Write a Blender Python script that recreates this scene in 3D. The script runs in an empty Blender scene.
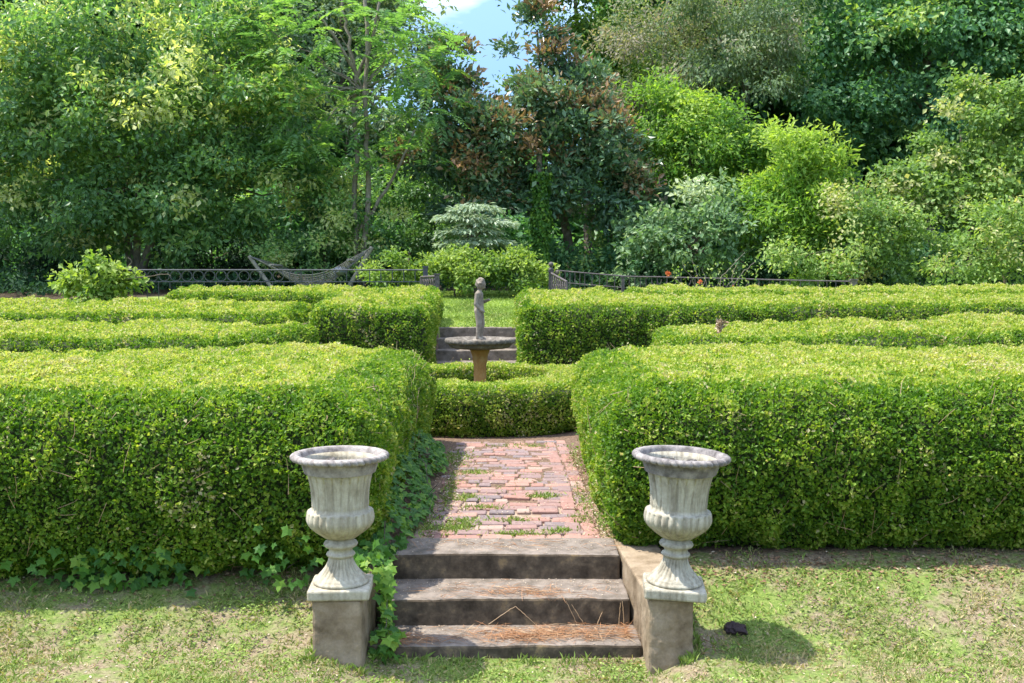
import bpy, bmesh, math, random
import numpy as np
from mathutils import Vector, Matrix

R = np.random.default_rng(7)
random.seed(7)
scene = bpy.context.scene
COL = scene.collection
rad = math.radians

# ------------------------------------------------------------------ camera, sky, sun, exposure
F, Y0, CAMZ = 1080.0, 275.0, 1.64
PITCH = math.atan((341.5 - Y0) / F)
cam_d = bpy.data.cameras.new('camera')
cam_d.sensor_width = 36.0
cam_d.lens = F / 1024 * 36.0
cam_d.clip_end = 2000
cam = bpy.data.objects.new('camera', cam_d)
cam.location = (0, 0, CAMZ)
cam.rotation_euler = (math.pi / 2 - PITCH, 0, 0)
COL.objects.link(cam)
scene.camera = cam

TO_SUN = Vector((-0.50, 0.01, 1.10)).normalized()
SUN_EL = math.asin(TO_SUN.z)
SUN_ROT = math.atan2(TO_SUN.x, TO_SUN.y)
w = bpy.data.worlds.new('World')
scene.world = w
w.use_nodes = True
nt = w.node_tree
bg = nt.nodes['Background']
sky = nt.nodes.new('ShaderNodeTexSky')
sky.sky_type = 'NISHITA'
sky.sun_disc = False
sky.sun_elevation = SUN_EL
sky.sun_rotation = SUN_ROT
sky.air_density = 1.0
sky.dust_density = 0.6
tc = nt.nodes.new('ShaderNodeTexCoord')
mp = nt.nodes.new('ShaderNodeMapping')
mp.inputs['Scale'].default_value = (1, 1, 2.5)
ns = nt.nodes.new('ShaderNodeTexNoise')
ns.inputs['Scale'].default_value = 5.0
ns.inputs['Detail'].default_value = 7
cr = nt.nodes.new('ShaderNodeValToRGB')
cr.color_ramp.elements[0].position = .5
cr.color_ramp.elements[1].position = .72
mx = nt.nodes.new('ShaderNodeMix')
mx.data_type = 'RGBA'
mx.inputs[7].default_value = (9, 9, 9, 1)
nt.links.new(tc.outputs['Generated'], mp.inputs['Vector'])
nt.links.new(mp.outputs[0], ns.inputs['Vector'])
nt.links.new(ns.outputs['Fac'], cr.inputs[0])
nt.links.new(cr.outputs[0], mx.inputs[0])
nt.links.new(sky.outputs[0], mx.inputs[6])
sep = nt.nodes.new('ShaderNodeSeparateXYZ')
nt.links.new(tc.outputs['Generated'], sep.inputs[0])
lowr = nt.nodes.new('ShaderNodeValToRGB')          # a deeper blue lower sky
lowr.color_ramp.elements[0].position = .12
lowr.color_ramp.elements[0].color = (.20, .27, .34, 1)
lowr.color_ramp.elements[1].position = .55
nt.links.new(sep.outputs[2], lowr.inputs[0])
mul = nt.nodes.new('ShaderNodeMix')
mul.data_type = 'RGBA'
mul.blend_type = 'MULTIPLY'
mul.inputs[0].default_value = 1
nt.links.new(mx.outputs[2], mul.inputs[6])
nt.links.new(lowr.outputs[0], mul.inputs[7])
nt.links.new(mul.outputs[2], bg.inputs['Color'])
bg.inputs['Strength'].default_value = 0.15

sd = bpy.data.lights.new('sun', 'SUN')
sd.energy = 2.5
sd.angle = rad(0.55)
sd.color = (1.0, 0.95, 0.86)
so = bpy.data.objects.new('sun', sd)
so.rotation_euler = TO_SUN.to_track_quat('Z', 'Y').to_euler()
COL.objects.link(so)

scene.view_settings.view_transform = 'Standard'
scene.view_settings.look = 'None'
scene.view_settings.gamma = 1
scene.view_settings.exposure = 1.88
scene.view_settings.use_curve_mapping = False
scene.cycles.max_bounces = 8
scene.cycles.diffuse_bounces = 4
scene.cycles.transmission_bounces = 4
scene.cycles.use_denoising = True
scene.render.film_transparent = False


# ------------------------------------------------------------------ helpers
def P(px, py, D):
    """world point seen at pixel (px,py) at forward distance D"""
    r = (px - 512) / F
    u = (341.5 - py) / F
    y = math.cos(PITCH) + u * math.sin(PITCH)
    z = -math.sin(PITCH) + u * math.cos(PITCH)
    return np.array([r / y * D, D, CAMZ + z / y * D])


def unit(a):
    return a / np.maximum(np.linalg.norm(a, axis=-1, keepdims=True), 1e-9)


_W = np.random.default_rng(3)
_WK = _W.normal(size=(14, 3))
_WK = unit(_WK)
_WP = _W.uniform(0, 6.28, 14)
_WF = _W.uniform(.7, 1.5, 14)


def wob(p, wavelength, seed=0):
    """smooth pseudo noise in about -1..1"""
    p = np.asarray(p, float)
    k = 6.283 / wavelength
    s = 0
    for i in range(14):
        s = s + np.sin((p @ _WK[(i + seed) % 14]) * k * _WF[i] + _WP[(i * 3 + seed) % 14] + seed)
    return s / 4.2


class MB:
    """collects geometry, linked as ONE mesh object by build()"""

    def __init__(self):
        self.v, self.f, self.n = [], [], 0

    def add(self, v, f, mat=0, tint=.5, smooth=False):
        v = np.asarray(v, np.float64).reshape(-1, 3)
        f = np.asarray(f, np.int64)
        if f.ndim == 1:
            f = f[None]
        t = np.broadcast_to(np.asarray(tint, np.float32), (len(f),))
        self.f.append((f + self.n, mat, t, smooth))
        self.v.append(v)
        self.n += len(v)

    def box(self, c, s, rot=None, **k):
        x, y, z = [q / 2 for q in s]
        v = np.array([[-x, -y, -z], [x, -y, -z], [x, y, -z], [-x, y, -z], [-x, -y, z], [x, -y, z], [x, y, z], [-x, y, z]])
        if rot is not None:
            v = v @ np.array(rot).T
        self.add(v + np.asarray(c, float), [[0, 3, 2, 1], [4, 5, 6, 7], [0, 1, 5, 4], [1, 2, 6, 5], [2, 3, 7, 6], [3, 0, 4, 7]], **k)

    def tube(self, pts, radii, n=8, cap=True, **k):
        pts = np.asarray(pts, float)
        m = len(pts)
        radii = np.broadcast_to(np.asarray(radii, float), (m,))
        tan = unit(np.gradient(pts, axis=0))
        ref = np.array([0, 0, 1.0]) if abs(tan[0][2]) < .9 else np.array([1.0, 0, 0])
        rings = []
        u = np.cross(tan[0], ref)
        u /= np.linalg.norm(u)
        a = np.linspace(0, 2 * math.pi, n, endpoint=False)
        for i in range(m):
            u = u - tan[i] * (u @ tan[i])
            u /= np.linalg.norm(u)
            b = np.cross(tan[i], u)
            rings.append(pts[i] + radii[i] * (np.cos(a)[:, None] * u + np.sin(a)[:, None] * b))
        v = np.concatenate(rings)
        i = np.arange(m - 1)[:, None] * n
        j = np.arange(n)[None]
        j2 = (j + 1) % n
        q = np.stack([i + j, i + j2, i + n + j2, i + n + j], -1).reshape(-1, 4)
        k.setdefault('smooth', True)
        self.add(v, q, **k)
        if cap:
            self.add(rings[0], [list(range(n))[::-1]], **k)
            self.add(rings[-1], [list(range(n))], **k)

    def ball(self, c, r, nu=14, nv=9, sc=(1, 1, 1), **k):
        th = np.linspace(0.02, math.pi - .02, nv)
        ph = np.linspace(0, 2 * math.pi, nu, endpoint=False)
        v = np.stack([np.sin(th)[:, None] * np.cos(ph), np.sin(th)[:, None] * np.sin(ph), np.cos(th)[:, None] + 0 * ph], -1).reshape(-1, 3)
        v = v * r * np.array(sc) + np.asarray(c, float)
        i = np.arange(nv - 1)[:, None] * nu
        j = np.arange(nu)[None]
        j2 = (j + 1) % nu
        k.setdefault('smooth', True)
        self.add(v, np.stack([i + j, i + nu + j, i + nu + j2, i + j2], -1).reshape(-1, 4), **k)

    def lathe(self, prof, n=64, mod=None, close=False, **k):
        """prof: list of (r,z); mod(i,ang)-> radius multiplier array"""
        a = np.linspace(0, 2 * math.pi, n, endpoint=False)
        rings = []
        for i, (r, z) in enumerate(prof):
            rr = r * (mod(i, r, z, a) if mod else 1) + 0 * a
            rings.append(np.stack([rr * np.cos(a), rr * np.sin(a), z + 0 * a], -1))
        v = np.concatenate(rings)
        m = len(prof)
        i = np.arange(m - 1)[:, None] * n
        j = np.arange(n)[None]
        j2 = (j + 1) % n
        k.setdefault('smooth', True)
        self.add(v, np.stack([i + j, i + j2, i + n + j2, i + n + j], -1).reshape(-1, 4), **k)

    def leaves(self, p, axis, nrm, L, W, tint, mat=0, fold=.15, two=False):
        """one folded leaf quad (or two-quad leaf) per point"""
        n = len(p)
        L = np.broadcast_to(np.asarray(L, float), (n,))[:, None]
        W = np.broadcast_to(np.asarray(W, float), (n,))[:, None]
        a = unit(axis)
        nr = unit(nrm - a * np.sum(nrm * a, 1, keepdims=True))
        b = np.cross(nr, a)
        v = np.empty((n, 4, 3))
        v[:, 0] = p
        v[:, 1] = p + a * L * .48 + b * W * .5 + nr * W * fold
        v[:, 2] = p + a * L - nr * L * .08
        v[:, 3] = p + a * L * .48 - b * W * .5 + nr * W * fold
        i = np.arange(n)[:, None] * 4
        self.add(v, i + np.array([[0, 3, 2, 1]]), mat=mat, tint=tint)

    def build(self, name, mats, parent=None, loc=None):
        me = bpy.data.meshes.new(name)
        V = np.concatenate(self.v).astype(np.float32)
        me.vertices.add(len(V))
        lo = [f.reshape(-1) for f, _, _, _ in self.f]
        tot = np.concatenate([np.full(len(f), f.shape[1], np.int32) for f, _, _, _ in self.f])
        loops = np.concatenate(lo).astype(np.int32)
        me.loops.add(len(loops))
        me.polygons.add(len(tot))
        me.vertices.foreach_set('co', V.reshape(-1))
        me.loops.foreach_set('vertex_index', loops)
        st = np.concatenate([[0], np.cumsum(tot)[:-1]]).astype(np.int32)
        me.polygons.foreach_set('loop_start', st)
        me.polygons.foreach_set('loop_total', tot)
        me.polygons.foreach_set('material_index', np.concatenate([np.full(len(f), m, np.int32) for f, m, _, _ in self.f]))
        me.polygons.foreach_set('use_smooth', np.concatenate([np.full(len(f), s, bool) for f, _, _, s in self.f]))
        at = me.attributes.new('tint', 'FLOAT', 'FACE')
        at.data.foreach_set('value', np.concatenate([t for _, _, t, _ in self.f]).astype(np.float32))
        me.update(calc_edges=True)
        for m in (mats if isinstance(mats, (list, tuple)) else [mats]):
            me.materials.append(m)
        o = bpy.data.objects.new(name, me)
        COL.objects.link(o)
        if parent is not None:
            o.parent = parent
        if loc is not None:
            o.location = loc
        return o


def tag(o, label, cat, group=None, kind=None):
    if label:
        o['label'] = label
    if cat:
        o['category'] = cat
    if group:
        o['group'] = group
    if kind:
        o['kind'] = kind
    return o


def struct(o, kind='structure', label=None, cat=None):
    o['kind'] = kind
    return tag(o, label, cat)


def empty(name, loc, label, cat, group=None, rot=(0, 0, 0)):
    o = bpy.data.objects.new(name, None)
    o.location = loc
    o.rotation_euler = rot
    COL.objects.link(o)
    return tag(o, label, cat, group)


_ct = bpy.data.textures.new('worn', 'CLOUDS')
_ct.noise_scale = .07
_ct.noise_depth = 4


def worn(o, strength=.012, levels=4):
    """uneven, chipped surface on a cast block"""
    m = o.modifiers.new('cut', 'SUBSURF')
    m.subdivision_type = 'SIMPLE'
    m.levels = m.render_levels = levels
    d = o.modifiers.new('worn', 'DISPLACE')
    d.texture = _ct
    d.texture_coords = 'LOCAL'
    d.strength = strength
    d.mid_level = .55


def bevel(o, width=.01, seg=2):
    m = o.modifiers.new('bevel', 'BEVEL')
    m.width = width
    m.segments = seg
    m.limit_method = 'ANGLE'
    return o


# ------------------------------------------------------------------ materials
def newmat(name):
    m = bpy.data.materials.new(name)
    m.use_nodes = True
    t = m.node_tree
    b = t.nodes['Principled BSDF']
    return m, t, b


def ramp(t, stops, fac):
    r = t.nodes.new('ShaderNodeValToRGB')
    e = r.color_ramp.elements
    while len(e) < len(stops):
        e.new(.5)
    for k, (p, c) in enumerate(stops):
        e[k].position = p
        e[k].color = (*c, 1)
    t.links.new(fac, r.inputs[0])
    return r.outputs[0]


def noise(t, scale, detail=5, vec=None, rough=.55, dist=0):
    n = t.nodes.new('ShaderNodeTexNoise')
    n.inputs['Scale'].default_value = scale
    n.inputs['Detail'].default_value = detail
    n.inputs['Roughness'].default_value = rough
    n.inputs['Distortion'].default_value = dist
    if vec is not None:
        t.links.new(vec, n.inputs['Vector'])
    return n.outputs['Fac']


def objco(t):
    return t.nodes.new('ShaderNodeTexCoord').outputs['Object']


def mixc(t, fac, a, b, mode='MIX'):
    m = t.nodes.new('ShaderNodeMix')
    m.data_type = 'RGBA'
    m.blend_type = mode
    for s, v in ((0, fac), (6, a), (7, b)):
        if isinstance(v, (int, float)):
            m.inputs[s].default_value = v
        elif isinstance(v, tuple):
            m.inputs[s].default_value = (*v, 1)
        else:
            t.links.new(v, m.inputs[s])
    return m.outputs[2]


def mrange(t, v, a, b, c=0., d=1.):
    m = t.nodes.new('ShaderNodeMapRange')
    m.interpolation_type = 'SMOOTHSTEP'
    for i, q in ((1, a), (2, b), (3, c), (4, d)):
        m.inputs[i].default_value = q
    t.links.new(v, m.inputs[0])
    return m.outputs[0]


def math2(t, op, a, b):
    m = t.nodes.new('ShaderNodeMath')
    m.operation = op
    for i, v in ((0, a), (1, b)):
        if isinstance(v, (int, float)):
            m.inputs[i].default_value = v
        else:
            t.links.new(v, m.inputs[i])
    return m.outputs[0]


def bump(t, b, h, strength=.4, dist=.01):
    n = t.nodes.new('ShaderNodeBump')
    n.inputs['Strength'].default_value = strength
    n.inputs['Distance'].default_value = dist
    t.links.new(h, n.inputs['Height'])
    t.links.new(n.outputs[0], b.inputs['Normal'])


def leafmat(name, stops, rough=.45, trans=.4, spec=.4, tcol=(1.25, 1.3, .5)):
    m, t, b = newmat(name)
    a = t.nodes.new('ShaderNodeAttribute')
    a.attribute_name = 'tint'
    c = ramp(t, stops, a.outputs['Fac'])
    t.links.new(c, b.inputs['Base Color'])
    b.inputs['Roughness'].default_value = rough
    b.inputs['Specular IOR Level'].default_value = spec
    tr = t.nodes.new('ShaderNodeBsdfTranslucent')
    t.links.new(mixc(t, 1.0, c, tcol, 'MULTIPLY'), tr.inputs['Color'])
    s = t.nodes.new('ShaderNodeMixShader')
    s.inputs[0].default_value = trans
    t.links.new(b.outputs[0], s.inputs[1])
    t.links.new(tr.outputs[0], s.inputs[2])
    t.links.new(s.outputs[0], t.nodes['Material Output'].inputs[0])
    return m


def stone(name, stops, scale=6, fine=60, rough=.9, bmp=.5, dist=.004, streak=0):
    m, t, b = newmat(name)
    co = objco(t)
    n1 = noise(t, scale, 8, co, .65)
    c = ramp(t, stops, n1)
    n2 = noise(t, fine, 4, co, .7)
    c = mixc(t, .35, c, ramp(t, [(.3, (.55, .55, .55)), (.7, (1.1, 1.1, 1.1))], n2), 'MULTIPLY')
    if streak:
        mpn = t.nodes.new('ShaderNodeMapping')
        mpn.inputs['Scale'].default_value = (1, 1, .12)
        t.links.new(co, mpn.inputs[0])
        n3 = noise(t, 38, 5, mpn.outputs[0], .6)
        c = mixc(t, streak, c, ramp(t, [(.36, (.42, .38, .32)), (.56, (1.05, 1.04, 1.0))], n3), 'MULTIPLY')
        n4 = noise(t, 22, 8, co, .75)
        c = mixc(t, mrange(t, n4, .66, .74), c, (.10, .09, .075))
    t.links.new(c, b.inputs['Base Color'])
    b.inputs['Roughness'].default_value = rough
    b.inputs['Specular IOR Level'].default_value = .2
    bump(t, b, math2(t, 'ADD', n1, n2), bmp, dist)
    return m


M = {}
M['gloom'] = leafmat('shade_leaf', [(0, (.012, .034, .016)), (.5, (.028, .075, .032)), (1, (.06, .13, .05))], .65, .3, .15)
M['box'] = leafmat('boxwood_leaf', [(0, (.045, .115, .012)), (.3, (.10, .21, .018)), (.55, (.21, .32, .03)), (.78, (.43, .46, .095)), (1, (.52, .45, .27))], .5, .45, .3)
M['twig_core'] = newmat('hedge_twigs')[0]
M['twig_core'].node_tree.nodes['Principled BSDF'].inputs['Base Color'].default_value = (.03, .042, .012, 1)
M['twig_core'].node_tree.nodes['Principled BSDF'].inputs['Roughness'].default_value = 1
M['ivy'] = leafmat('ivy_leaf', [(0, (.035, .11, .025)), (.5, (.085, .21, .03)), (.8, (.19, .33, .04)), (1, (.31, .42, .06))], .5, .42, .25)
M['grass'] = leafmat('grass_blade', [(0, (.40, .31, .18)), (.22, (.44, .38, .18)), (.36, (.24, .28, .09)), (.58, (.13, .20, .04)), (.8, (.23, .33, .07)), (1, (.36, .46, .12))], .65, .3, .2)
M['litter'] = leafmat('dry_leaf', [(0, (.10, .06, .035)), (.4, (.24, .14, .08)), (.75, (.38, .27, .17)), (1, (.52, .44, .33))], .8, .1, .2, (1, .9, .7))
M['needle'] = leafmat('pine_needle', [(0, (.20, .09, .04)), (.5, (.34, .17, .08)), (1, (.42, .30, .18))], .8, .1, .2, (1, .9, .7))
M['loquat'] = leafmat('broad_leaf', [(0, (.07, .15, .065)), (.4, (.13, .26, .10)), (.68, (.22, .37, .11)), (.85, (.46, .54, .20)), (1, (.60, .62, .32))], .4, .5, .35)
M['pinnate'] = leafmat('feathery_leaf', [(0, (.09, .20, .09)), (.5, (.17, .32, .11)), (1, (.30, .44, .12))], .5, .5, .3)
M['magnolia'] = leafmat('leathery_leaf', [(0, (.06, .13, .07)), (.45, (.11, .21, .10)), (.65, (.19, .29, .14)), (.78, (.25, .18, .09)), (1, (.36, .21, .11))], .3, .3, .5, (1.1, 1.1, .6))
M['far'] = leafmat('far_leaf', [(0, (.08, .15, .08)), (.5, (.15, .23, .12)), (1, (.28, .35, .20))], .5, .4, .3)
M['oak'] = leafmat('dull_leaf', [(0, (.10, .16, .08)), (.45, (.19, .27, .125)), (.75, (.31, .31, .20)), (1, (.37, .31, .25))], .55, .4, .25)
M['bright'] = leafmat('bright_leaf', [(0, (.08, .19, .035)), (.5, (.19, .34, .055)), (1, (.38, .49, .10))], .5, .5, .3)
M['dark'] = leafmat('dark_leaf', [(0, (.045, .13, .065)), (.5, (.10, .24, .10)), (.9, (.19, .34, .11)), (1, (.34, .45, .11))], .45, .45, .35)
M['olive'] = leafmat('vine_leaf', [(0, (.09, .17, .05)), (.5, (.19, .31, .075)), (.85, (.34, .43, .13)), (1, (.46, .44, .22))], .5, .45, .3)
M['pale'] = leafmat('pale_leaf', [(0, (.10, .19, .085)), (.5, (.22, .34, .15)), (1, (.46, .53, .33))], .45, .42, .35, (1.2, 1.25, .7))
M['white_leaf'] = leafmat('silver_leaf', [(0, (.13, .20, .12)), (.5, (.27, .36, .22)), (1, (.46, .52, .37))], .45, .38, .4, (1.1, 1.15, .8))
M['shrub'] = leafmat('shrub_leaf', [(0, (.07, .15, .03)), (.5, (.16, .27, .05)), (1, (.33, .42, .10))], .5, .45, .3)
M['flower'] = leafmat('orange_petal', [(0, (.50, .12, .04)), (1, (.62, .24, .10))], .5, .4, .3, (1.1, .9, .7))
M['bark'] = stone('bark', [(.3, (.07, .055, .04)), (.5, (.16, .13, .10)), (.7, (.27, .23, .19))], 9, 40, .95, .8, .02)
M['pale_bark'] = stone('pale_bark', [(.3, (.12, .10, .075)), (.6, (.30, .26, .21)), (.8, (.40, .36, .31))], 7, 40, .95, .6, .02)
M['urn'] = stone('cast_stone', [(.28, (.22, .19, .13)), (.42, (.37, .33, .245)), (.6, (.47, .43, .335)), (.8, (.55, .505, .41))], 9, 90, .85, .6, .003, streak=.42)
M['urnrim'] = stone('lichen_stone', [(.3, (.10, .085, .075)), (.46, (.25, .22, .20)), (.6, (.37, .335, .305)), (.75, (.46, .36, .28))], 14, 90, .9, .5, .003)
M['urn_grey'] = stone('grey_cast_stone', [(.28, (.17, .15, .11)), (.42, (.33, .30, .235)), (.6, (.44, .41, .33)), (.8, (.52, .485, .40))], 8, 80, .9, .7, .003, streak=.6)
M['urnrim_grey'] = stone('dark_lichen_stone', [(.3, (.08, .07, .065)), (.48, (.20, .18, .17)), (.62, (.31, .28, .26)), (.78, (.42, .33, .26))], 16, 90, .95, .7, .004)
M['soil'] = stone('urn_soil', [(.3, (.035, .03, .028)), (.5, (.10, .09, .08)), (.65, (.22, .20, .19)), (.8, (.30, .17, .11))], 30, 110, .95, .8, .01)
M['concrete'] = stone('aged_concrete', [(.3, (.10, .085, .066)), (.46, (.175, .145, .118)), (.6, (.24, .20, .165)), (.75, (.32, .25, .185))], 9, 70, .92, .8, .006)
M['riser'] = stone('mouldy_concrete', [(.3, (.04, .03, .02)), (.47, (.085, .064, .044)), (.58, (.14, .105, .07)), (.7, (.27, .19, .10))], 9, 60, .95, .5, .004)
M['pier'] = stone('tan_concrete', [(.3, (.12, .085, .05)), (.46, (.24, .18, .115)), (.62, (.32, .25, .17)), (.8, (.40, .32, .23))], 6, 80, .92, .4, .004)
M['bath'] = stone('weathered_stone', [(.3, (.07, .06, .045)), (.5, (.14, .12, .095)), (.7, (.25, .22, .18))], 14, 80, .9, .5, .004)
M['statue'] = stone('lichened_stone', [(.3, (.13, .105, .08)), (.5, (.24, .20, .155)), (.7, (.34, .30, .245))], 16, 80, .9, .3, .003)
M['terracotta'] = stone('stained_column', [(.3, (.28, .14, .045)), (.5, (.40, .22, .07)), (.7, (.44, .29, .12))], 8, 60, .85, .3, .003)
M['iron'] = stone('painted_iron', [(.3, (.04, .042, .05)), (.6, (.085, .088, .10)), (.8, (.16, .155, .155))], 20, 90, .55, .2, .002)
M['rusty'] = stone('rusted_iron', [(.3, (.05, .045, .045)), (.55, (.11, .095, .095)), (.75, (.18, .15, .13))], 20, 90, .7, .3, .002)
M['rope'] = stone('hammock_rope', [(.3, (.10, .10, .095)), (.7, (.20, .20, .185))], 30, 90, .9, .2, .002)
M['wood'] = stone('grey_wood', [(.3, (.17, .155, .13)), (.7, (.30, .28, .25))], 12, 80, .8, .2, .002)
M['cushion'] = stone('blue_cloth', [(.3, (.13, .16, .24)), (.7, (.20, .23, .32))], 12, 80, .9, .2, .002)
M['lump'] = stone('dark_clod', [(.3, (.018, .011, .012)), (.6, (.045, .028, .03)), (.8, (.07, .045, .045))], 25, 90, .6, .6, .005)
M['straw'] = newmat('dry_stalk')[0]
M['straw'].node_tree.nodes['Principled BSDF'].inputs['Base Color'].default_value = (.36, .24, .13, 1)

# bricks: per brick colour from the tint attribute
m, t, b = newmat('old_brick')
a = t.nodes.new('ShaderNodeAttribute')
a.attribute_name = 'tint'
c = ramp(t, [(0, (.12, .10, .11)), (.25, (.17, .12, .125)), (.45, (.22, .125, .11)), (.65, (.30, .13, .095)), (.82, (.33, .17, .125)), (1, (.34, .23, .18))], a.outputs['Fac'])
co = objco(t)
n1 = noise(t, 18, 6, co, .7)
c = mixc(t, .24, c, (.30, .215, .18))
c = mixc(t, mrange(t, n1, .5, .8), c, (.33, .27, .22))
n2 = noise(t, 120, 3, co)
c = mixc(t, .4, c, ramp(t, [(.3, (.6, .6, .6)), (.7, (1.15, 1.15, 1.15))], n2), 'MULTIPLY')
t.links.new(c, b.inputs['Base Color'])
b.inputs['Roughness'].default_value = .9
bump(t, b, n2, .4, .004)
M['brick'] = m

# ground sheet: lawn / garden soil / upper lawn / woodland floor
m, t, b = newmat('ground_cover')
co = objco(t)
sx = t.nodes.new('ShaderNodeSeparateXYZ')
t.links.new(co, sx.inputs[0])
Yc = sx.outputs[1]
nb = noise(t, 1.6, 6, co, .6)
nf = noise(t, 45, 5, co, .7)
nm = noise(t, 9, 6, co, .65)
soil = ramp(t, [(.3, (.12, .09, .06)), (.5, (.23, .18, .115)), (.7, (.33, .28, .185))], nf)
green = ramp(t, [(.3, (.08, .12, .03)), (.5, (.14, .20, .045)), (.7, (.24, .27, .08))], nf)
lawn = mixc(t, mrange(t, math2(t, 'ADD', math2(t, 'MULTIPLY', nb, .6), math2(t, 'MULTIPLY', nm, .4)), .43, .57), green, soil)
mulch = ramp(t, [(.3, (.06, .042, .03)), (.5, (.15, .10, .07)), (.7, (.26, .18, .12))], nf)
up = mixc(t, .3, ramp(t, [(.35, (.16, .22, .05)), (.65, (.26, .32, .08))], nb), ramp(t, [(.3, (.10, .15, .03)), (.7, (.30, .36, .10))], nf))
wood = ramp(t, [(.3, (.03, .025, .015)), (.6, (.08, .06, .04)), (.8, (.14, .11, .06))], nm)
yj = math2(t, 'ADD', Yc, math2(t, 'MULTIPLY', math2(t, 'SUBTRACT', nm, .5), .5))
c = mixc(t, mrange(t, math2(t, 'SUBTRACT', yj, math2(t, 'MULTIPLY', sx.outputs[0], .04)), 6.2, 6.5), lawn, mulch)
c = mixc(t, mrange(t, yj, 16.6, 16.9), c, up)
c = mixc(t, mrange(t, math2(t, 'SUBTRACT', yj, math2(t, 'MULTIPLY', math2(t, 'MINIMUM', math2(t, 'ADD', sx.outputs[0], 6), 0), 1.0)), 25.2, 26.0), c, wood)  # dark floor pulled forward on one side, tree shade put into the colour
t.links.new(c, b.inputs['Base Color'])
b.inputs['Roughness'].default_value = 1
b.inputs['Specular IOR Level'].default_value = .1
bump(t, b, math2(t, 'ADD', nf, nm), .7, .02)
M['ground'] = m


# ------------------------------------------------------------------ terrain
def ss(a, b, x):
    q = np.clip((x - a) / (b - a), 0, 1)
    return q * q * (3 - 2 * q)


def ground_h(x, y):
    x = np.asarray(x, float)
    y = np.asarray(y, float)
    h = -.365 + .335 * ss(5.38, 6.42, y) + .025 * ss(6.6, 9, y)
    h = h + .2 * ss(10.8, 15.6, y) + .62 * np.clip((y - 15.7) / 1.2, 0, 1)
    h = h + np.clip(y - 16.9, 0, 9.1) * .051 + np.clip(y - 26, 0, 60) * .03
    h = h + .065 * ss(.66, 1.0, np.abs(x)) * (1 - ss(5.6, 6.3, y)) - .035 * (1 - ss(.66, .95, np.abs(x))) * (1 - ss(5.6, 6.0, y))
    h = h - .035 * ss(.9, 1.5, -x) * ss(5.2, 5.6, y) * (1 - ss(6.4, 7.0, y))
    h = h + .010 * wob(np.stack([x, y, 0 * x], -1), 1.3) * (1 - ss(6.2, 6.6, y))
    return h


def carved(x, y):
    h = ground_h(x, y)
    a = (x > -.82) & (x < .70) & (y > 5.62) & (y < 6.5)
    b2 = (x > -1.1) & (x < .2) & (y > 15.95) & (y < 17.05)
    h = np.where(a, -.46, h)
    h = np.where(b2, .05, h)
    return h


def axis_pts(segs):
    out = []
    for a_, b_, s_ in segs:
        out.append(np.arange(a_, b_, s_))
    out.append([segs[-1][1]])
    return np.concatenate(out)


gx = axis_pts([(-160, -20, 20), (-20, -4, 1), (-4, -1.2, .14), (-1.2, 1.2, .06), (1.2, 4, .14), (4, 20, 1), (20, 160, 20)])
gy = axis_pts([(-30, 3, 3), (3, 5, .2), (5, 7, .05), (7, 15.5, .25), (15.5, 17.2, .05), (17.2, 32, .6), (32, 60, 4), (60, 240, 30)])
GX, GY = np.meshgrid(gx, gy)
GZ = carved(GX, GY)
nx, ny = len(gx), len(gy)
i = np.arange(ny - 1)[:, None] * nx
j = np.arange(nx - 1)[None]
mb = MB()
mb.add(np.stack([GX, GY, GZ], -1), np.stack([i + j, i + j + 1, i + nx + j + 1, i + nx + j], -1).reshape(-1, 4), smooth=True)
struct(mb.build('ground', M['ground']))

# ------------------------------------------------------------------ brick path
mb = MB()
mb.box((.12, 8.69, -.063), (1.5, 4.1, .09), mat=1)
br = random.Random(4)
y = 6.655
row = 0
while y < 10.6:
    dep = br.uniform(.105, .122)
    x = -.49 + (row % 2) * -.07 + br.uniform(-.03, .03)
    while x < .33:
        ln = br.choice([.205, .205, .205, .1, .19]) * br.uniform(.96, 1.04)
        if br.random() < .985:
            z = br.uniform(-.007, .005) - (.006 if br.random() < .08 else 0)
            yaw = br.gauss(0, .035)
            rx = Matrix.Rotation(yaw, 3, 'Z') @ Matrix.Rotation(br.gauss(0, .02), 3, 'X') @ Matrix.Rotation(br.gauss(0, .02), 3, 'Y')
            mb.box((x + ln / 2, y + dep / 2 + .012 * math.sin(x * 5 + row), -.03 + z), (ln - .008, dep - .006, .06), rot=rx, tint=min(1, max(0, br.gauss(.48, .27))))
        x += ln + br.uniform(.004, .012)
    y += dep + br.uniform(.004, .014)
    row += 1
for xx in (.385, .497):
    y = 6.66
    while y < 10.5:
        mb.box((xx + .02 * math.sin(y), y + .1, -.032 + br.uniform(-.004, .006)), (.1, .2, .06), rot=Matrix.Rotation(br.gauss(0, .05), 3, 'Z'), tint=min(1, max(0, br.gauss(.62, .2))))
        y += .212
dirt = stone('path_dirt', [(.3, (.17, .12, .085)), (.5, (.30, .22, .16)), (.7, (.42, .33, .25))], 20, 100, 1, .6, .006)
p = mb.build('brick_path', [M['brick'], dirt])
bevel(p, .006, 1)
struct(p)


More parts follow.
